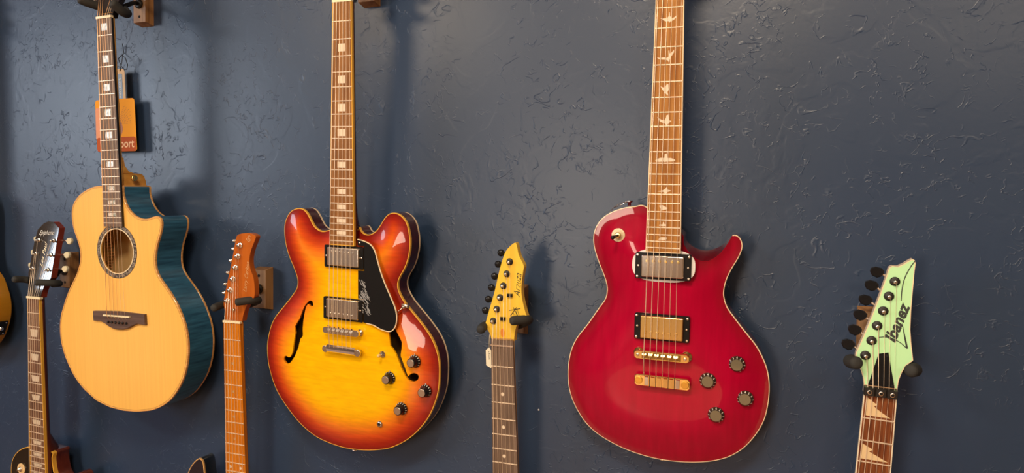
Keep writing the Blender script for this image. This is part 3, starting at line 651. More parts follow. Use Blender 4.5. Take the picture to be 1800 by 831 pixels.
BIRDS = [[(-14.6, 83.8), (-10.0, 84.9), (-5.8, 84.8), (-3.7, 84.9), (-0.8, 81.7), (-0.5, 76.2), (0.5, 76.0), (1.0, 81.8), (3.2, 84.8), (6.7, 84.7), (12.5, 81.0), (10.2, 85.3), (6.1, 88.8), (3.3, 89.7), (2.2, 89.5), (0.9, 92.2), (-0.8, 89.7), (-5.7, 89.6), (-10.0, 87.3)], [(-17.6, 144.6), (-14.7, 146.1), (-6.3, 145.8), (-2.0, 146.8), (0.4, 144.8), (0.0, 135.7), (1.3, 135.1), (2.3, 140.0), (4.7, 138.8), (6.8, 136.8), (9.1, 134.2), (8.6, 139.0), (5.6, 143.7), (3.5, 145.7), (2.5, 149.8), (1.5, 154.6), (-0.5, 151.0), (-4.1, 149.7), (-13.2, 148.7), (-16.8, 146.7)], [(-11.4, 190.7), (-4.7, 193.9), (-1.2, 188.2), (1.4, 188.3), (2.4, 196.8), (0.3, 200.4), (1.9, 206.7), (-3.4, 202.1), (-7.2, 197.5)], [(-15.3, 239.4), (-8.9, 243.7), (-3.3, 245.3), (-0.8, 240.9), (-0.2, 237.2), (2.7, 236.2), (3.7, 244.7), (8.2, 246.6), (3.1, 250.2), (0.7, 253.9), (-3.1, 250.1), (-10.7, 247.0)], [(-16.3, 309.3), (-13.7, 307.1), (-8.5, 305.3), (-1.9, 305.4), (-1.2, 298.8), (2.3, 298.3), (2.9, 305.4), (9.0, 305.6), (15.2, 308.0), (15.9, 309.7), (12.7, 311.1), (5.7, 311.2), (0.5, 311.5), (-0.8, 312.1), (-3.0, 311.1), (-10.0, 311.8), (-14.9, 311.1)], [(-12.1, 359.5), (-3.9, 357.9), (0.9, 355.5), (3.7, 351.0), (5.0, 356.6), (11.0, 358.0), (4.7, 360.4), (1.8, 363.8), (-1.2, 360.5)], [(-8.2, 382.7), (-2.5, 381.7), (0.4, 383.6), (5.6, 385.8), (4.8, 388.7), (-0.9, 389.5), (-5.1, 391.3), (-5.8, 387.6)], [(-7.4, 413.8), (-1.7, 412.8), (-1.2, 409.2), (0.5, 409.2), (1.2, 412.7), (4.1, 412.6), (3.6, 415.5), (-0.1, 416.2), (-7.4, 415.3)], [(-8.2, 438.1), (-4.0, 434.2), (1.8, 433.9), (6.1, 434.6), (4.8, 438.2), (-1.0, 439.0)]]
for q in BIRDS: g.add('bird_inlay', MB().prism(q, -.5, .15), PEARL)
g.add('nut', MB().box(-21.8, 21.8, -5, 0, -6, 1.3), BONE)
g.strings(open_head(g, RED_SIDE), 35.5, 51.5, 629, 1.2, 9.5, tail=(51, 666, 6), k=.22, wpost=4, bc=.5, R=(.72, .64, .55, .42, .34, .30))
film = [(51.5 * math.copysign(abs(math.cos(t)) ** .7, math.cos(t)), 482 + 27.5 * math.copysign(abs(math.sin(t)) ** .7, math.sin(t))) for t in np.linspace(0, 2 * PI, 48, endpoint=False)]
g.add('protective_film', MB().prism(film, -9.5, -8.0), mat('white_film', (.86, .84, .82), .25, coat=.5))
g.humbucker(-34.8, 34.2, 465, 501, -3.6, 1.4, BLACK, CHROME, 474.0, GOLD, (-45.5, 45.5, 461, 505), screws=NICKEL)
g.humbucker(-33.6, 36.2, 566, 604, -3.0, 3.6, BLACK, GOLD, 593.5, GOLD, (-44.5, 46, 563, 607.5), screws=NICKEL)
br = MB().prism([(-42, 628), (-38, 624.5), (44, 624.5), (48, 628), (48, 635), (44, 638.5), (-38, 638.5), (-42, 635)], 1, 7, 0, .8)
bo = g.add('bridge', br, GOLD)
g.add('saddle_channel', MB().box(-29, 35, 626.5, 636.5, 6, 7.3), mat('dark_gold', (.30, .18, .05), .3, 1.0), bo)
for i in range(6):
    a = -25 + i * 10.3
    g.add('bridge_saddle', MB().hexa([(a - 3.6, 627, 6.5), (a + 3.6, 627, 6.5), (a + 3.6, 636, 6.5), (a - 3.6, 636, 6.5), (a - 3, 631, 9.2), (a + 3, 631, 9.2), (a + 3, 632, 9.2), (a - 3, 632, 9.2)]), GOLD, bo)
for a in (-35.5, 41.5): g.add('bridge_screw', MB().lathe((a, 631.5, 7), [(2.6, 0), (2.6, .8), (1.4, 1.2)], 12), NICKEL, bo)
for a in (-36.3, 42.5): g.add('thumb_wheel', MB().lathe((a, 631, -8.5), [(8.6, 0), (8.6, 3), (4, 3.2), (4, 9)], 22), GOLD, bo)
tl = MB().prism([(-41, 669), (-37, 666), (46, 666), (50, 669), (50, 682), (46, 685), (-37, 685), (-41, 682)], -1.5, 4.2, 0, 1.0)
to = g.add('tailpiece', tl, GOLD)
for i in range(5):
    a = -15.5 + i * 10.2
    g.add('tailpiece_slot', MB().box(a - .6, a + .6, 665.6, 685.4, 2.0, 4.6), HOLE, to)
for i in range(6):
    a = -20.5 + i * 10.2
    g.add('fine_tuner_block', MB().hexa([(a - 3.6, 667, 3.6), (a + 3.6, 667, 3.6), (a + 3.6, 684, 3.6), (a - 3.6, 684, 3.6), (a - 3.2, 668.5, 6.4), (a + 3.2, 668.5, 6.4), (a + 3.2, 683, 4.6), (a - 3.2, 683, 4.6)]), CHROME if i in (0, 5) else GOLD, to)
for a in (-33.5, 42.5): g.add('tailpiece_stud', MB().lathe((a, 675.5, 3.6), [(6.4, 0), (6.4, 1.8), (5.8, 2.3)], 20).box(a - 5.5, a + 5.5, 675, 676, 5.8, 6.2), mat('gold_stud', (.85, .50, .10), .35, 1.0), to)
tw = g.add('toggle_washer', MB().lathe((-77.5, 434.8, height_at(rf, -24, -77.5, 435) + .8), [(11.5, 0), (11.5, 2.0), (11, 2.4), (7.5, 2.5), (7.5, 3.6), (5, 4), (5, 6)], 26), CREAM)
g.add('switch_nut', MB().lathe((-77.5, 434.8, height_at(rf, -24, -77.5, 435) + 1.8), [(5.4, 3), (5.2, 5.4), (3.2, 5.8)], 14), GOLD, tw)
g.add('switch_tip', MB().tube([(-77.8, 434.9, -8), (-80.5, 436.5, 2), (-82.0, 437.3, 9), (-82.3, 437.5, 11)], [1.5, 2.6, 3.6, 2.2], 12), BLACK, tw)
for a, v in ((77.3, 667.5), (121, 637), (135.5, 692.5), (92, 723)):
    wv = height_at(rf, -24, a, v) - .5; s_ = g.R
    knob_speed(g, a, v, wv)
sb = MB().lathe((-66, 386, -45), [(3, 0), (3, 5), (6.4, 7), (6.4, 9)], 16, axis=(0, -1, 0))
g.add('strap_button', sb, CHROME)
g.add('tag_wire', MB().tube(spline([(-66, 379, -45), (-72, 380, -44), (-80, 382, -40), (-90, 389, -34), (-96, 397, -26)], 5), .5, 5).tube(spline([(-66, 378, -45), (-76, 383, -43), (-86, 388, -38), (-92, 390, -30)], 5), .5, 5), CHROME)
g.add('strap_button', MB().lathe((3, 820, -45), [(3, 0), (3, 4), (6, 6), (6, 8)], 14, axis=(0, 1, 0)), CHROME)
hang('red', 'wooden wall block hidden above the frame, holding the red guitar', -150, 416, g, [[(-20, -34, -30), (-34, -36, -14), (-35, -38, 12)], [(20, -34, -30), (34, -36, -14), (35, -38, 12)]])

# ================================================================== acoustic cutaway
SPRUCE = burst_material('honey_spruce_top', [(0, (0.93, 0.52, 0.12)), (1, (0.95, 0.55, 0.14))], rough=.3, flame=.05, flame_scale=(220, 30, 3))
BLUE = mat('blue_flamed_side', (0.045, 0.175, 0.300), 0.28, coat=0.7, grain=((0.020, 0.075, 0.140), (14, 14, 190), .30, .72))
MBIND = mat('maple_binding', (0.80, 0.45, 0.16), 0.35, coat=.5, grain=((0.62, 0.29, 0.08), (30, 30, 260), .35, .65))
NECKMAPLE = mat('golden_maple_neck', (0.72, 0.38, 0.085), 0.3, coat=.6, grain=((0.58, 0.27, 0.05), (60, 60, 90), .35, .65))
g = Guitar('acoustic_guitar', 'cutaway acoustic guitar with honey top and blue flamed sides', -1374.09, 140.75, 405.55, -0.0097, 0.0267, 0.0059, 648, 43, 53)
AB = [(-36.1, 361.8), (-60.0, 363.2), (-84.6, 370.7), (-106.5, 381.3), (-124.1, 396.4), (-133.3, 413.9), (-134.7, 435.7), (-131.1, 457.6), (-122.0, 479.4), (-114.2, 501.2), (-112.5, 523.0), (-118.9, 545.2), (-130.8, 567.6), (-147.9, 590.4), (-165.4, 617.9), (-176.5, 640.9), (-184.4, 657.4), (-190.1, 682.9), (-190.3, 714.7), (-182.7, 745.9), (-168.7, 774.4), (-148.4, 804.4), (-118.7, 831.1), (-82.9, 852.3), (-41.0, 863.6), (0.6, 867.2), (41.7, 865.4), (82.3, 858.5), (114.6, 846.5), (143.3, 828.2), (166.5, 803.0), (183.0, 777.1), (194.1, 746.9), (199.3, 717.3), (199.0, 688.3), (193.7, 661.8), (184.1, 638.2), (173.7, 618.7), (159.5, 598.8), (141.9, 578.8), (126.3, 561.7), (116.3, 542.3), (115.5, 517.3), (121.6, 492.3), (130.9, 471.5), (137.5, 452.8), (138.2, 438.4), (132.5, 430.2), (122.7, 428.2), (108.7, 431.4), (91.9, 435.0), (72.4, 432.2), (54.8, 423.9), (39.1, 408.4), (29.9, 388.6), (26.4, 372), (25.8, 361.6)]
core = smooth_closed(AB, 3, 5)
circ = lambda c, r, n=56: [(c[0] + r * math.cos(t), c[1] + r * math.sin(t)) for t in np.linspace(0, 2 * PI, n, endpoint=False)]
SH = (2.5, 507.0)
out, af = body(g, core, -6, 0, 1, 74, SPRUCE, BLUE, MBIND, 2.4, 4.5, MBIND, holes=[circ(SH, 49)], interior=mat('guitar_inside_maple', (.72, .50, .22), .6), smoothed=True, step=14, depth=2.5)
kf = MB(); n_ = 90; o_in = inset(core, 13.0)
ring = resample(o_in, 7.0)
for p, q in zip(ring, np.roll(ring, -1, 0)):
    c = p * .72 + q * .28
    e = (np.array(SH) - p); 
    if np.hypot(*(p - np.array(SH))) > 175: continue
    nn = inset(ring, 8)[np.argmin(np.hypot(*(ring - p).T))]; nq = nn + (c - p)
    kf.hexa([(p[0], p[1], -75), (c[0], c[1], -75), (nq[0], nq[1], -75), (nn[0], nn[1], -75), (p[0], p[1], -62), (c[0], c[1], -62), (nq[0] * .3 + c[0] * .7, nq[1] * .3 + c[1] * .7, -62), (nn[0] * .3 + p[0] * .7, nn[1] * .3 + p[1] * .7, -62)])
g.add('kerfing', kf, mat('kerfing_wood', (.72, .42, .18), .7))
liner = ring_band([(-9, 13), (-76, 13)], core); g.add('inner_side', liner, mat('inside_side_wood', (.60, .40, .13), .6))
def annulus(c, r0_, r1_, wl, n=64):
    V = [(c[0] + r * math.cos(t), c[1] + r * math.sin(t), wl) for r in (r0_, r1_) for t in np.linspace(0, 2 * PI, n, endpoint=False)]
    return MB().raw(V, [(i, (i + 1) % n, n + (i + 1) % n, n + i) for i in range(n)])
rs = g.add('rosette', annulus(SH, 52.5, 59.5, -5.7), mat('rosette_shell', (.30, .26, .22), .25, coat=.6, grain=((.06, .045, .035), (300, 300, 300), .42, .58)))
g.add('rosette_ring', annulus(SH, 59.5, 60.6, -5.65), INK, rs); g.add('rosette_ring', annulus(SH, 51.2, 52.5, -5.65), INK, rs)
g.add('rosette_ring', annulus(SH, 48.8, 51.2, -5.6), CREAM, rs)
for t0, t1 in ((0, 1),):
    pf = inset(out, 3.6); pg = inset(out, 4.2); V = [(a, v, -5.75) for a, v in pf] + [(a, v, -5.75) for a, v in pg]; n = len(pf)
    g.add('purfling_line', MB().raw(V, [(i, (i + 1) % n, n + (i + 1) % n, n + i) for i in range(n)]), mat('purfling_brown', (.18, .07, .02), .5))
EBONY = mat('dark_fingerboard_edge', (.012, .010, .009), .4)
g.neck(-12, 364, NECKMAPLE, -5, 11, 12, None)
hl = MB(); V = []
for v, d0_, hh in ((300, 17, 22), (318, 20, 22), (330, 30, 22), (334, 44, 22), (335, 66, 21), (340, 74, 20.5), (350, 78, 20), (362, 80, 20)):
    V += [(-hh, v, -6), (-hh, v, -d0_ * .8), (-hh * .6, v, -d0_), (hh * .6, v, -d0_), (hh, v, -d0_ * .93), (hh + 1, v, -6)]
F = [(j * 6 + i, j * 6 + (i + 1) % 6, (j + 1) * 6 + (i + 1) % 6, (j + 1) * 6 + i) for j in range(7) for i in range(6)] + [tuple(range(6)), tuple(range(42, 48))[::-1]]
hl.raw(V, F); g.add('neck_heel', hl, NECKMAPLE)
g.add('heel_binding', MB().box(-20, 27, 361, 364.6, -78, -8), MBIND)
g.add('strap_button', MB().lathe((22, 345, -36), [(3.2, 0), (3.2, 6), (6.8, 8), (6.8, 10), (5.5, 11)], 18, axis=(1, 0, .15)).box(33, 33.6, 341, 349, -35.5, -33), GOLD)
g.fingerboard(fp(648, 20) + 8, 20, ROSE_GREY, None, 5)
for sg in (-1,):
    b = MB(); t = 1.3; P = []; ve = fp(648, 20) + 8
    for w_ in (-5.2, .1):
        for v, q in ((0, -.1), (0, t), (ve, t), (ve, -.1)): P.append((sg * (g.half(v) - q), v, w_))
    g.add('fretboard_binding', b.hexa(P), MBIND)
b = MB(); P = []
for w_ in (-5.3, -.2):
    for v, q in ((0, -.6), (0, .8), (ve, .8), (ve, -.6)): P.append((g.half(v) - q, v, w_))
g.add('fretboard_edge', b.hexa(P), EBONY)
for n, wd in ((1, 17), (3, 17.5), (5, 18.5), (7, 18.5), (9, 19.5), (12, 20), (15, 21), (17, 21.5), (19, 22)):
    v0, v1 = fp(g.L, n - 1), fp(g.L, n); m_ = (v0 + v1) / 2; hh = min(7.5, (v1 - v0) * .30)
    g.add('block_inlay', MB().box(-wd / 2, wd / 2, m_ - hh, m_ + hh, -.5, .12), ABALONE)
g.add('nut', MB().box(-22, 22.5, -5, 0, -5, 1.8), CREAM)
ps = open_head(g, mat('dark_head_veneer', (.02, .016, .016), .3, coat=.6), .26, 21.5)
g.strings(ps, 36, 55, 650, 1.6, 4.5, tail=(54, 663, -2), bc=3.5, k=.26, wpost=4, m=[BRONZE, BRONZE, BRONZE, BRONZE, STRING, STRING], R=(.62, .52, .44, .36, .28, .25))
BR = [(-73, 643.5), (-40, 642), (4, 640.5), (48, 642), (84, 643), (85, 667), (62, 665.5), (48, 670), (34, 677), (18, 681), (4, 682), (-10, 681), (-24, 677), (-38, 670), (-52, 665.5), (-73, 666)]
bo = g.add('bridge', MB().prism(BR, -6, 0.5, 0, 1.6), mat('bridge_rosewood', (.13, .075, .055), .5, grain=((.075, .04, .03), (9, 160, 160), .35, .65)))
g.add('saddle', MB().box(-37, 43, 649, 652.2, 0, 4.0), BONE, bo)
for i in range(6):
    a = 3.5 + (i - 2.5) * 11
    g.add('bridge_pin', MB().lathe((a, 665.5, 0), [(2.6, 0), (2.9, 2), (2.2, 3.6), (.8, 4.4)], 12), BLACK, bo)
hang('aco', 'wooden wall block with black padded yoke behind the acoustic guitar head at the top edge', -1407, 425, g, [[(-18, -30, -32), (-36, -34, -22), (-46, -38, 0), (-52, -42, 12)], [(18, -26, -34), (34, -14, -30), (44, -12, -10), (42, -24, 10)]], wroot=-44, tipr=9.5)

# ================================================================== roasted-maple neck, black double-cut body
STRAT = [(-30, 415), (-60, 424), (-78, 415), (-90, 390), (-98, 352), (-100.5, 328), (-104, 319), (-111, 315.5), (-119, 319.5), (-131, 331), (-143, 349), (-155, 380), (-158, 400), (-158, 440), (-147, 490), (-140, 530), (-146, 570), (-162, 620), (-168, 680), (-158, 740), (-125, 790), (-70, 815), (0, 822), (70, 812), (125, 785), (155, 735), (162, 680), (155, 620), (138, 560), (132, 520), (138, 480), (150, 440), (152, 415), (143, 398), (128, 395), (105, 410), (80, 428), (50, 432), (30, 420)]
def bolt_on(g, topm, sidem, bind, hw, ph=BLACK, H=0, thick=42, wrim=-12, bh=5):
    body(g, STRAT, wrim, H, 60, thick, topm, sidem, bind, 2.2, bh, None, step=14, sigma=4, rim_mm=80)
    for v in (470, 535, 595):
        g.add('pickup', MB().prism([(-42, v - 10), (42, v - 10), (42, v + 10), (-42, v + 10)], wrim - 1, -2, 0, 2), ph)
    g.add('bridge', MB().box(-36, 36, 632, 672, wrim - 1, -3).box(-28, 28, 640, 652, -4, 2), hw)
    for a, v in ((95, 650), (112, 700), (118, 745)): g.add('control_knob', MB().lathe((a, v, wrim + H * .6), [(10, 0), (9.5, 10), (8, 11)], 20), ph)
g = Guitar('electric_guitar', 'electric guitar with roasted maple neck and orange-brown headstock, hung left of the sunburst guitar', -1069.22, 93.44, -244.25, 0.0115, 0.0433, 0.0412, 648, 42, 52, 'electric guitars hung on the wall')
bolt_on(g, mat('navy_black_lacquer', (0.010, 0.009, 0.020), .12, coat=1.0), HEADBLACK, mat('tan_binding', (0.62, 0.36, 0.13), .3, coat=.5), CHROME, H=0, wrim=-16, thick=38, bh=3.5)
g.neck(-4, 470, ROAST, -5.5, 14, 15, (400, 430, 36))
g.fingerboard(fp(648, 22) + 6, 22, ROAST, None, 5.5)
for n in (3, 5, 7, 9, 15, 17): 
    v = (fp(648, n - 1) + fp(648, n)) / 2; g.add('dot_inlay', MB().lathe((0, v, -.2), [(3.0, 0), (3.0, .35)], 14), mat('dull_pearl', (.50, .30, .14), .35))
for a in (-13, 13): g.add('dot_inlay', MB().lathe((a, (fp(648, 11) + fp(648, 12)) / 2, -.2), [(3.0, 0), (3.0, .4)], 14), PEARL)
g.add('nut', MB().box(-22.2, 22.8, -4.5, 0, -4, 1.6), BONE)
RH = [(-21.5, -4), (-22.9, -23.8), (-25.0, -41.2), (-19.1, -66.5), (-10.5, -96.8), (-0.4, -131.9), (8.2, -166.7), (12.3, -181.5), (18.5, -187.3), (30.3, -190), (46.0, -191.0), (58, -187.5), (61.8, -183.2), (57.7, -173.4), (48.4, -153.6), (44.0, -134.0), (45.9, -117.0), (52.7, -100.2), (55.3, -85.7), (55.9, -68.6), (53.4, -56.3), (40.9, -47.0), (31.6, -32.6), (25.1, -17.3), (22, -4)]
cubic_head(g, spline(RH, 3), -20, -6, 0, ROAST_HEAD, ROAST_HEAD)
posts = [(22.6, -165.1), (16.6, -141.7), (9.5, -117.6), (2.5, -93.1), (-5.2, -69.2), (-13.2, -45.6)]
for p, b in zip(posts, [(-0.8, -176.0), (-4.3, -158.6), (-11.8, -133.5), (-20.2, -107.7), (-27.5, -82.4), (-31.8, -63.3)]):
    g.tuner(p, (b[0] + 3, b[1] + 3), -6, 0, CHROME, CHROME, post_r=3.6, washer=6.2, wb=-14, bshape='peg')
g.strings(posts[::-1], 34.5, 52, 640, 1.2, 5, tail=(52, 650, 2), vn=-2, wpost=-1, R=(.8, .72, .62, .42, .34, .3))
g.add('string_tree', MB().lathe((3, -28, -6), [(2.4, 0), (2.4, 4), (3.4, 5), (2, 6)], 10), CHROME)
lb = text_mb('S', 13, (44.7, -180, -6), ang=0, sx=1.1); g.add('head_logo', stroke_mb([spline([(49, -183), (46, -186), (42, -183), (46, -179.5), (48, -176), (43, -173.5), (40.5, -177)], 4), spline([(40.5, -181), (38.5, -178.5), (40.5, -176), (43, -178.5), (41.5, -181)], 4)], .8, -5.8), GOLD_INK)
g.add('signature_lettering', text_mb('Larry Carlton', 12.5, (30.5, -66.5, -6), ang=81, shear=.45, sx=.93, bold=-.10), GOLD_INK)
hang('roast', 'oak wall block with black padded yoke holding the orange-brown headstock', -1059, -226, g, [[(-18, -34, -34), (-34, -34, -26), (-37, -33, -6), (-35.5, -31.5, 10)], [(20, -36, -34), (44, -46, -30), (46, -50, -10), (25.3, -48, 10)]], wroot=-42)

# ================================================================== natural maple headstock (pointed)
g = Guitar('electric_guitar', 'electric guitar with plain yellow pointed headstock, black tuners and dark fretboard', -454.91, 92.31, -244.48, -0.0106, 0.0684, 0.0007, 648, 42, 52, 'electric guitars hung on the wall')
bolt_on(g, mat('plain_maple_body', (.70, .40, .12), .3, coat=.6), MAPLE, None, BLACK)
g.neck(-14, 470, mat('maple_neck_back', (.50, .27, .09), .35, coat=.4), -5.5, 14, 15, (400, 430, 36))
g.fingerboard(fp(648, 22) + 6, 22, ROSE_GREY, None, 5.5, vstart=-12)
for n in (3, 5, 7, 9, 15, 17): g.add('dot_inlay', MB().lathe((-1, (fp(648, n - 1) + fp(648, n)) / 2, -.2), [(3.2, 0), (3.2, .35)], 16), PEARL)
g.add('nut', MB().box(-21.5, 21.5, -3.6, -1.0, -3, 1.6), NICKEL)
AH = [(-22, -10), (-23.6, -13), (-24.9, -19.6), (-30.0, -27.6), (-34.2, -35.6), (-32.4, -44.0), (-25.9, -63.8), (-14.7, -97.2), (-5.0, -133.0), (2.9, -157.5), (9.0, -171.1), (17.9, -181.0), (26.5, -186.8), (29.6, -184.2), (31.4, -176.9), (34.2, -163.7), (42.5, -147.4), (41.4, -137.2), (38.5, -121.0), (37.0, -104.9), (38.0, -88.8), (41.4, -72.7), (45.0, -59.4), (45.9, -54.1), (37.3, -46.0), (27.8, -40.8), (24.1, -31.0), (21.5, -17.1), (21, -10)]
cubic_head(g, spline(AH, 3), -20, -7, 0, MAPLE, MAPLE)
posts = [(16.4, -153.1), (10.2, -131.4), (3.2, -109.6), (-3.7, -88.1), (-10.7, -66.8), (-18.0, -44.9)]
for p, b in zip(posts, [(-3.5, -167.2), (-9.3, -146.7), (-17.0, -124.6), (-23.7, -103.7), (-30.3, -82.1), (-36.9, -61.0)]):
    g.tuner(p, b, -7, 0, SATIN, BLACK, post_r=2.8, washer=6.2, wb=-16, sub_mat=SATIN)
g.strings(posts[::-1], 34.5, 52, 640, 1.4, 5, tail=(52, 650, 2), vn=-2.2, wpost=-2, R=(.7, .62, .54, .34, .28, .25))
for a, v in ((15.4, -93.1), (0.7, -50.2)):
    g.add('string_retainer', MB().box(a - 5, a + 5, v - 3, v + 3, -7, -3.4).lathe((a, v, -3.4), [(1.8, 0), (1.4, .7)], 8), BLACK)
g.add('truss_rod_plug', MB().prism([(-.7 + 4 * math.cos(t), -24 + 8 * math.sin(t)) for t in np.linspace(0, 2 * PI, 18, endpoint=False)], -7.2, -6.8), mat('amber_plug', (.80, .28, .03), .4))
g.add('head_lettering', text_mb('Arzuza', 18.5, (28.5, -90.5, -7), ang=84.5, shear=.5, sx=.80, bold=-.12), INK)
g.add('monogram_logo', stroke_mb([[(13, -65.5), (34.5, -70.0)], [(14.5, -55), (27, -71.5)], [(20.0, -64), (24.8, -50), (27.5, -71.0), (33.8, -49.5)], [(21, -71.5), (33, -49.5)]], 1.25, -6.8), INK)
hang('arz', 'wall block with black padded yoke holding the pointed yellow headstock', -458, -235, g, [[(-20, -32, -34), (-35, -33, -26), (-38, -33, -6), (-36.3, -31.5, 8)], [(20, -34, -34), (40, -44, -30), (44, -50, -10), (25.3, -51, 8)]], wroot=-42)

# ================================================================== mint-green headstock
MINT = mat('mint_green_paint', (0.56, 0.93, 0.50), 0.22, coat=.8)
g = Guitar('electric_guitar', 'electric guitar with mint green headstock and jagged tooth inlays, farthest right', 144.47, 105.37, -263.73, 0.0445, 0.0696, -0.0082, 648, 43, 52, 'electric guitars hung on the wall')
bolt_on(g, MINT, MINT, None, BLACK)
g.neck(-12, 470, mat('maple_neck_pink', (.60, .36, .20), .35, coat=.4), -5.5, 12, 14, (400, 430, 36))
g.fingerboard(fp(648, 24) + 6, 24, ROSE_RED, mat('white_binding', (.86, .76, .58), .35, coat=.4), 5.5)
TEETH = [[(-16.3, 4.9), (-3.6, 13.9), (-3.1, 15.6), (-7.3, 16.6), (-3.9, 19.5), (4.1, 25.2), (15.9, 32.1), (-16.5, 32.2)], [(-17.3, 75.7), (-2.3, 82.8), (-7.8, 86.4), (17.9, 98.6), (-17.7, 98.8)]]
for q in TEETH: g.add('tooth_inlay', MB().prism(q, -.5, .15), mat('cream_pearl', (.82, .62, .36), .3, coat=.4))
for n in (5, 7, 9, 12):
    v0, v1 = fp(648, n - 1) + 2.5, fp(648, n) - 2.5; h_ = g.half(v0) - 4.5
    g.add('tooth_inlay', MB().prism([(-h_, v0), (-h_ * .1, v0 + (v1 - v0) * .35), (-h_ * .4, v0 + (v1 - v0) * .48), (h_, v1), (-h_, v1)], -.5, .15), MATS['cream_pearl'])
ln = g.add('locking_nut', MB().box(-21.8, 20.6, -11, 1.2, -6, 2.2), SATIN)
for a in (-14.8, 0, 14.8):
    b_ = g.add('clamp_block', MB().prism([(a - 6.6, -11), (a + 6.6, -11), (a + 6.6, .8), (a - 6.6, .8)], 2.2, 6.6, 0, .8), SATIN, ln)
    g.add('clamp_bolt', MB().lathe((a, -5, 6.6), [(3.4, -.1), (3.4, 1.2), (2.9, 1.5), (2.2, 1.5)], 16), NICKEL, ln)
    g.add('bolt_socket', MB().lathe((a, -5, 7.6), [(2.3, 0), (2.3, .6)], 6), HOLE, ln)
MK = .2
MH = [(-21.5, 0), (-20.9, -7.9), (-22.7, -19.6), (-26.7, -30.9), (-31.6, -39.7), (-35.4, -48.8), (-34.7, -56.0), (-26.4, -80.8), (-17.3, -110.5), (-8.3, -142.4), (-2.2, -166.9), (1.3, -182.5), (5.4, -185.7), (12.9, -185.5), (19.0, -188.9), (25.1, -193.8), (30.8, -197.7), (33.9, -196.1), (35.4, -191.5), (34.6, -182.0), (33.8, -151.2), (33.2, -123.0), (33.6, -97.3), (35.7, -78.9), (37.9, -65.2), (39.7, -53.9), (31.2, -45.8), (26.5, -35.8), (23.0, -23.7), (22.1, -14.1), (21.5, 0)]
cubic_head(g, MH, -17, -4, MK, MINT, mat('pale_head_side', (.72, .56, .44), .35))
o2 = inset(resample(MH, 2.5), .1); pe = MB(); i2 = inset(o2, 1.1); n = len(o2)
pe.raw([(a, v, -3.9 + MK * v) for a, v in o2] + [(a, v, -3.9 + MK * v) for a, v in i2], [(i, (i + 1) % n, n + (i + 1) % n, n + i) for i in range(n) if o2[i][1] < -9])
g.add('head_edge_line', pe, PALE_BIND)
posts = [(10.0, -163.4), (3.5, -141.7), (-2.7, -119.7), (-9.4, -97.7), (-15.4, -75.5), (-22.3, -53.4)]
for p, b in zip(posts, [(-12.3, -174.1), (-18.4, -153.7), (-25.2, -131.7), (-31.1, -108.9), (-36.9, -86.5), (-44.4, -64.3)]):
    g.tuner(p, b, -4, MK, SATIN, BLACK, post_r=2.8, washer=7.0, wb=-15, sub_mat=NICKEL, bshape='tulip')
g.strings(posts[::-1], 34.5, 52, 640, 2.0, 5, tail=(52, 650, 2), vn=-11, k=MK, wpost=1, R=(.72, .66, .58, .3, .26, .24))
tc = g.add('truss_rod_cover', MB().prism([(-5.1, -58.0), (7.3, -61.3), (18.2, -12.3), (-16.3, -12.3)], -4.2, -2.2, MK, .5), BLACK)
for a, v in ((5.4, -57), (14.5, -15.5), (-12.5, -15.5)): g.add('cover_screw', MB().lathe((a, v, -2.2 + MK * v), [(1.6, 0), (1.4, .6)], 10), SATIN, tc)
DK = mat('dark_grey_decal', (.035, .04, .035), .45)
g.add('head_lettering', text_mb('Ibanez', 21.5, (8.5, -77.0, -4), ang=73, shear=.25, sx=1.0, bold=.75, k=MK, thick=.3), DK)
g.add('head_swoosh', stroke_mb([spline([(33.9, -194.9), (27.8, -183.7), (22.3, -169.1), (19.8, -152.3), (19.5, -136.7)], 5)], 1.3, -3.6, MK), DK)
g.add('head_swoosh', stroke_mb([[(22.6, -105.4), (26.8, -87.2), (31.0, -70.0)]], [.4, 1.8, 2.6], -3.6, MK), DK)
g.add('head_swoosh', stroke_mb([spline([(31.0, -70.0), (21.1, -77.5), (11.3, -81.8), (1.6, -82.8), (-6.9, -81.3)], 4)], 1.1, -3.6, MK), DK)
hang('mint', 'wall block with black padded yoke holding the mint green headstock', 140, -241, g, [[(-18, -36, -40), (-38, -38, -34), (-41, -42, -10), (-35.8, -46.5, 8)], [(18, -36, -40), (38, -38, -34), (42, -42, -10), (34.5, -45, 8)]], wroot=-46, tipr=9.5)

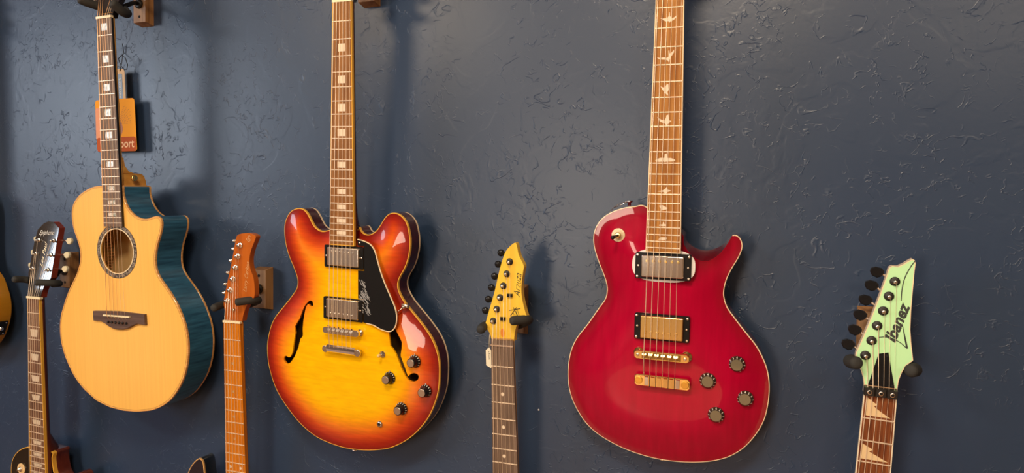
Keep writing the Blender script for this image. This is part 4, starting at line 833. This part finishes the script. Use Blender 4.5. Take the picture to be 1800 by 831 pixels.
# ================================================================== black single-cut with amber binding, lower left
g = Guitar('electric_guitar', 'dark electric guitar with amber-bound fretboard and glossy black headstock, lower left', -1678.24, 97.45, -227.34, 0.0155, 0.021, -0.0053, 628, 43, 52.5, 'electric guitars hung on the wall')
LPB = [(-40, 380.5), (-50.4, 381.4), (-64.7, 383.1), (-80.5, 388.8), (-93.9, 396.2), (-107.5, 407.3), (-115.8, 417.6), (-121.6, 429.4), (-125, 442.5), (-126, 459.1), (-120, 478), (-112, 494), (-104.7, 510), (-100.3, 524), (-99.2, 534.9), (-102.0, 549.1), (-110, 562), (-121, 579), (-133.9, 598), (-148.0, 616.7), (-158.2, 635.0), (-164.4, 655.0), (-167.4, 678.2), (-166, 701), (-162, 722), (-155, 742.2), (-143, 762.0), (-129, 778.1), (-110.4, 791.9), (-87.6, 803.1), (-62.0, 812.2), (-36.8, 817.9), (0, 821), (36.3, 818.6), (59.8, 815.5), (82.9, 810.2), (102.7, 803.0), (119.4, 793.5), (135.7, 779.4), (148.9, 762.2), (159.2, 744.2), (166.7, 725.2), (170.7, 703.8), (171, 682.9), (170, 662.4), (166, 642.2), (160.1, 624.0), (149.9, 607), (137, 589), (126, 576), (113.1, 561), (102.9, 547), (98, 532.6), (97, 521.0), (99, 506.2), (104, 491.3), (110.1, 477.8), (116, 463), (119, 450), (118, 438), (113, 429), (105, 425.5), (97, 428), (84, 439), (70, 447), (56, 449), (44, 444), (36, 434), (31.5, 415), (29.5, 396), (29, 380)]
body(g, LPB, -16, 8, 60, 46, mat('black_burst_top', (.010, .007, .006), .10, coat=1.0), mat('brown_mahogany_side', (.17, .030, .010), .25, coat=.9, grain=((.09, .014, .006), (60, 60, 14), .35, .65)), AMBER_BIND, 1.8, 10, None, step=8, sigma=3)
g.neck(-12, 440, mat('brown_neck', (.085, .016, .007), .28, coat=.8), -6.5, 14, 18, (345, 385, 48))
g.fingerboard(460, 22, ROSE, AMBER_BIND, 6.5, endbind=True)
for n in (3, 5, 7, 9, 12, 15, 17, 19, 21):
    v0, v1 = fp(g.L, n - 1), fp(g.L, n); m_ = (v0 + v1) / 2; hh = (v1 - v0) * .29; wd = g.half(m_) * .58
    g.add('trapezoid_inlay', MB().prism([(-wd, m_ - hh), (wd, m_ - hh), (wd - 3, m_ + hh), (-wd + 3, m_ + hh)], -.5, .12), mat('cream_inlay', (.66, .55, .42), .3, coat=.4))
g.add('nut', MB().box(-23, 26, -5.2, 0, -6, 1.6), BONE)
LK = .2
LH = [(-22.5, -3), (-23.5, -8), (-26, -20), (-33, -38), (-36, -60), (-35.5, -90), (-34, -135), (-30, -165), (-12.2, -181.0), (3.3, -186.4), (22.1, -185.8), (45.5, -171.5), (46, -121.1), (46.5, -51.7), (34.0, -37.6), (27, -29.7), (23.5, -14), (23, -3)]
cubic_head(g, LH, -17, -2, LK, HEADBLACK, mat('brown_head_side', (.20, .030, .012), .25, coat=.8))
posts = [(-21.4, -71.0), (-15.1, -106.8), (-9.9, -140.0), (40.7, -140.7), (39.1, -106.3), (35.7, -70.9)]
posts = [(-22, -71.0), (-20, -106.8), (-18, -140.0), (34, -140.7), (33, -106.3), (31, -70.9)]
bts = [(-46, -75.5), (-45.0, -107.3), (-43, -140.2), (72.5, -141.0), (72.6, -107.5), (73.9, -74.2)]
for p, b in zip(posts, bts): g.tuner(p, b, -2, LK, NICKEL, mat('ivory_button', (.74, .66, .44), .3, coat=.5), post_r=2.8, washer=5.2, wb=-14, bshape='tulip')
g.strings(posts, 35, 51.5, 628, 1.4, 7, tail=(50, 667, 4), k=LK, wpost=3, vn=-2)
g.add('truss_rod_cover', MB().prism([(-2, -36), (6, -48), (14, -36), (15, -10), (-3, -10)], -2, -.6, LK, .5), HEADBLACK)
g.add('head_lettering', text_mb('Epiphone', 15.5, (-22, -158, -2), ang=2, shear=.45, sx=.90, bold=-.08, k=LK, thick=.3), WHITE_INK)
g.add('signature_lettering', text_mb('Les Paul', 15, (5, -76, -2), ang=86, shear=.5, sx=1.15, bold=-.05, k=LK, thick=.3), GOLD_INK)
tw = g.add('toggle_washer', MB().lathe((-76, 438.4, -11), [(14, 0), (14, 2.2), (13.5, 2.6)], 26), mat('cream_washer', (.85, .58, .28), .35))
g.add('switch_nut', MB().lathe((-76, 438.4, -9), [(6.5, 0), (6.5, 2.5), (4, 3), (3, 9)], 12), NICKEL, tw)
g.add('washer_lettering', text_mb('RHYTHM', 4, (-76, 430.5, -8.5), align='CENTER'), GOLD_INK, tw)
g.humbucker(-34.5, 34.5, 465, 501, -3, 1.5, CREAM, NICKEL, 474, NICKEL, (-45, 45, 461, 505))
g.humbucker(-34.5, 34.5, 566, 604, -2.5, 3.0, CREAM, NICKEL, 594, NICKEL, (-45, 45, 562, 608))
g.add('bridge', MB().prism([(-42, 626), (42, 626), (42, 636), (-42, 636)], -6, 5, 0, 1), NICKEL)
g.add('tailpiece', MB().prism([(-46, 662), (46, 662), (46, 676), (-46, 676)], -4, 3, 0, 3), NICKEL)
g.add('strap_button', MB().lathe((-50, 384, -36), [(2.6, 0), (2.6, 8), (5.5, 10), (5.5, 12)], 12, axis=(0, -1, 0)), CHROME)
hang('lp', 'wall block with black padded yoke behind the glossy black headstock and the acoustic guitar', -1670, -212, g, [[(-18, -32, -38), (-34, -34, -34), (-50, -42, -14), (-52, -45, 8)], [(18, -32, -38), (44, -36, -34), (48, -40, -14), (28, -42, 8)]], wroot=-44)

# ================================================================== yellow guitar cut off by the left edge
YEL = burst_material('yellow_lacquer', [(0, (0.62, 0.27, 0.012)), (1, (0.78, 0.40, 0.02))], flame=.05)
g = Guitar('electric_guitar', 'yellow guitar cut off by the left edge, only its side with black jack plate showing', -2026, 100, 430, 0.0, 0.0, 0.0, 648, 43, 53, 'electric guitars hung on the wall')
YR = [(28, 400), (60, 402), (84, 412), (96, 440), (98, 480), (96, 520), (97, 560), (103, 585), (120, 605), (138, 622), (153, 650), (162, 673), (165, 698), (162, 722), (152, 750), (138, 774), (115, 798), (70, 818), (0, 826)]
YB = YR + [(-a, v) for a, v in YR[::-1][1:]]
body(g, YB, -25, 0, 20, 45, YEL, YEL, None, step=14, sigma=4, backr=2)
g.neck(-12, 420, MAPLE, -6, 13, 15, (380, 415, 44)); g.fingerboard(430, 20, ROSE_GREY, None, 6)
tx, tv = -14 / 33.1, 30 / 33.1; nx, nv = tv, -tx; cx_, cv_ = 152.5, 751
def onside(t, w_, d): return (cx_ + tx * t + nx * d, cv_ + tv * t + nv * d, w_)
pl = g.add('jack_plate', MB().hexa([onside(t, w_, d) for d in (-4, 1.8) for t, w_ in ((-20, -62), (20, -62), (20, -34), (-20, -34))]), BLACK)
g.add('output_jack', MB().lathe(onside(0, -49, 1.8), [(6, 0), (6, 2), (4, 3), (4, 5), (2.4, 5)], 14, axis=(nx, nv, 0)), CHROME, pl)
for t, w_ in ((-16, -58), (16, -58), (16, -38), (-16, -38)): g.add('plate_screw', MB().lathe(onside(t, w_, 1.8), [(2.2, 0), (1.8, .8)], 10, axis=(nx, nv, 0)), CHROME, pl)
g.add('bridge', MB().box(-40, 40, 640, 660, -26, 0), CHROME)
open_head(g, YEL, .2)
hang('yel', 'wall block outside the frame, holding the yellow guitar', -2026, 452, g, [[(-20, -34, -30), (-34, -36, -14), (-35, -38, 12)], [(20, -34, -30), (34, -36, -14), (35, -38, 12)]])

# ================================================================== tags
def tag_obj(name, mb, m, label):
    o = build(name, mb, m, world=True); o['label'] = label; o['category'] = 'tag'; return o
def card(x0, x1, z0, z1, y, r, lean=0.0, th=.8):
    P = []
    for cx, cz, st in ((x1 - r, z0 + r, -PI / 2), (x1 - r, z1 - r, 0), (x0 + r, z1 - r, PI / 2), (x0 + r, z0 + r, PI)):
        for i in range(5): an = st + PI / 2 * i / 4; P.append((cx + r * math.cos(an) + lean * (z1 - (cz + r * math.sin(an))), cz + r * math.sin(an)))
    n = len(P); V = [(x, y, z) for x, z in P] + [(x, y - th, z) for x, z in P]
    return MB().raw(V, [(i, (i + 1) % n, n + (i + 1) % n, n + i) for i in range(n)] + [tuple(range(n))[::-1], tuple(range(n, 2 * n))])
def child(o, name, mb, m):
    c = build(name, mb, m, world=True); c.parent = o; return c
def wtext(s, size, x, z, y, ang=0, sx=1, **kw):
    t = text_mb(s, size, (x, -z, 0), ang=ang, sx=sx, **kw); t.V = [(a, y, -v) for a, v, w_ in t.V]; return t
ORANGE = mat('orange_card', (.78, .32, .02), .6, spec=.15); RUST = mat('rust_card', (.42, .085, .02), .6, spec=.15)
ty = -22
def near(mb):
    mb.V = [(-1427 + (x + 1367) * 1.05, y, 130 + (z - 124) * 1.05) for x, y, z in mb.V]; return mb
def childn(o, name, mb, m): return child(o, name, near(mb), m)
t1 = tag_obj('hang_tag', near(card(-1491, -1367, 124, 243, ty, 7, .06)), ORANGE, 'orange cardboard tag hanging behind the acoustic guitar neck, its word ending in port')
childn(t1, 'rust_band', card(-1486, -1362.5, 124.2, 157, ty - 1.0, 7, .04, .3), RUST)
childn(t1, 'rust_panel', card(-1490, -1452, 150, 225, ty - .85, 6, .03, .2), mat('burnt_orange_card', (.66, .22, .05), .45))
childn(t1, 'tag_lettering', wtext('Support', 27, -1368, 141, ty - 1.6, align='RIGHT', sx=.9, bold=.5), mat('tan_ink', (.80, .50, .25), .5))
n = 40; hp = [(-1436 + 33 * math.cos(t), 175 + 26 * math.sin(t)) for t in np.linspace(0, 2 * PI, n, endpoint=False)]
childn(t1, 'printed_disc', MB().raw([(x, ty - 1.0, z) for x, z in hp], [tuple(range(n))]), mat('brown_print', (.36, .12, .04), .5))
dots = MB()
for i in range(9):
    for j in range(8):
        an = math.radians(2 + 9 * j); r_ = 14 + i * 4.6 ; x, z = -1420 + r_ * math.cos(an), 186 + r_ * math.sin(an) * .85; q = .95
        if x < -1376 and z < 236: dots.raw([(x - q, ty - 1.0, z - q * .7), (x + q, ty - 1.0, z - q * .7), (x + q, ty - 1.0, z + q * .7), (x - q, ty - 1.0, z + q * .7)], [(0, 1, 2, 3)])
childn(t1, 'printed_dots', dots, mat('brown_dots', (.30, .10, .02), .5))
t2 = tag_obj('hang_tag', near(card(-1444, -1399, 226, 311, ty + 2, 8, .05)), mat('kraft_card', (.62, .42, .22), .5), 'narrow tan tag with a black strip, behind the acoustic guitar neck above the orange tag')
childn(t2, 'black_strip', card(-1434, -1406, 230, 300, ty + 1, 3, .05, .3), BLACK)
childn(t2, 'tag_lettering', wtext('Fenny Guitars', 9.0, -1412.5, 289, ty + .5, ang=-87, sx=.95), WHITE_INK)
loop = [(-1412, ty, 306), (-1406, ty, 322), (-1402, ty, 340), (-1394, ty, 334), (-1387, ty, 318), (-1390, ty, 308), (-1398, ty, 309), (-1408, ty, 318), (-1416, ty, 334), (-1421, ty + 20, 350), (-1421, ty + 16, 372)]
childn(t2, 'elastic_cord', MB().tube([tuple(p) for p in np.array(loop)], .9, 6), INK)
pt = [(-484.5, -249.7), (-480, -256.6), (-480.0, -287.8), (-490.2, -283), (-491.3, -255.4)]
t3 = tag_obj('price_tag', MB().raw([(x, -80, z) for x, z in pt] + [(x, -80.5, z) for x, z in pt], [(i, (i + 1) % 5, 5 + (i + 1) % 5, 5 + i) for i in range(5)] + [(0, 1, 2, 3, 4)[::-1], (5, 6, 7, 8, 9)]), mat('cream_paper', (.80, .74, .56), .6), 'small cream price tag hanging on a thread beside the pointed yellow headstock')
child(t3, 'thread', MB().tube([(-484.5, -80.2, -251), (-484.8, -80, -240), (-484, -80, -222)], .4, 5), CREAM)
child(t3, 'pen_marks', wtext('a 5 x m', 5, -485, -257, -80.8, ang=-86), INK)
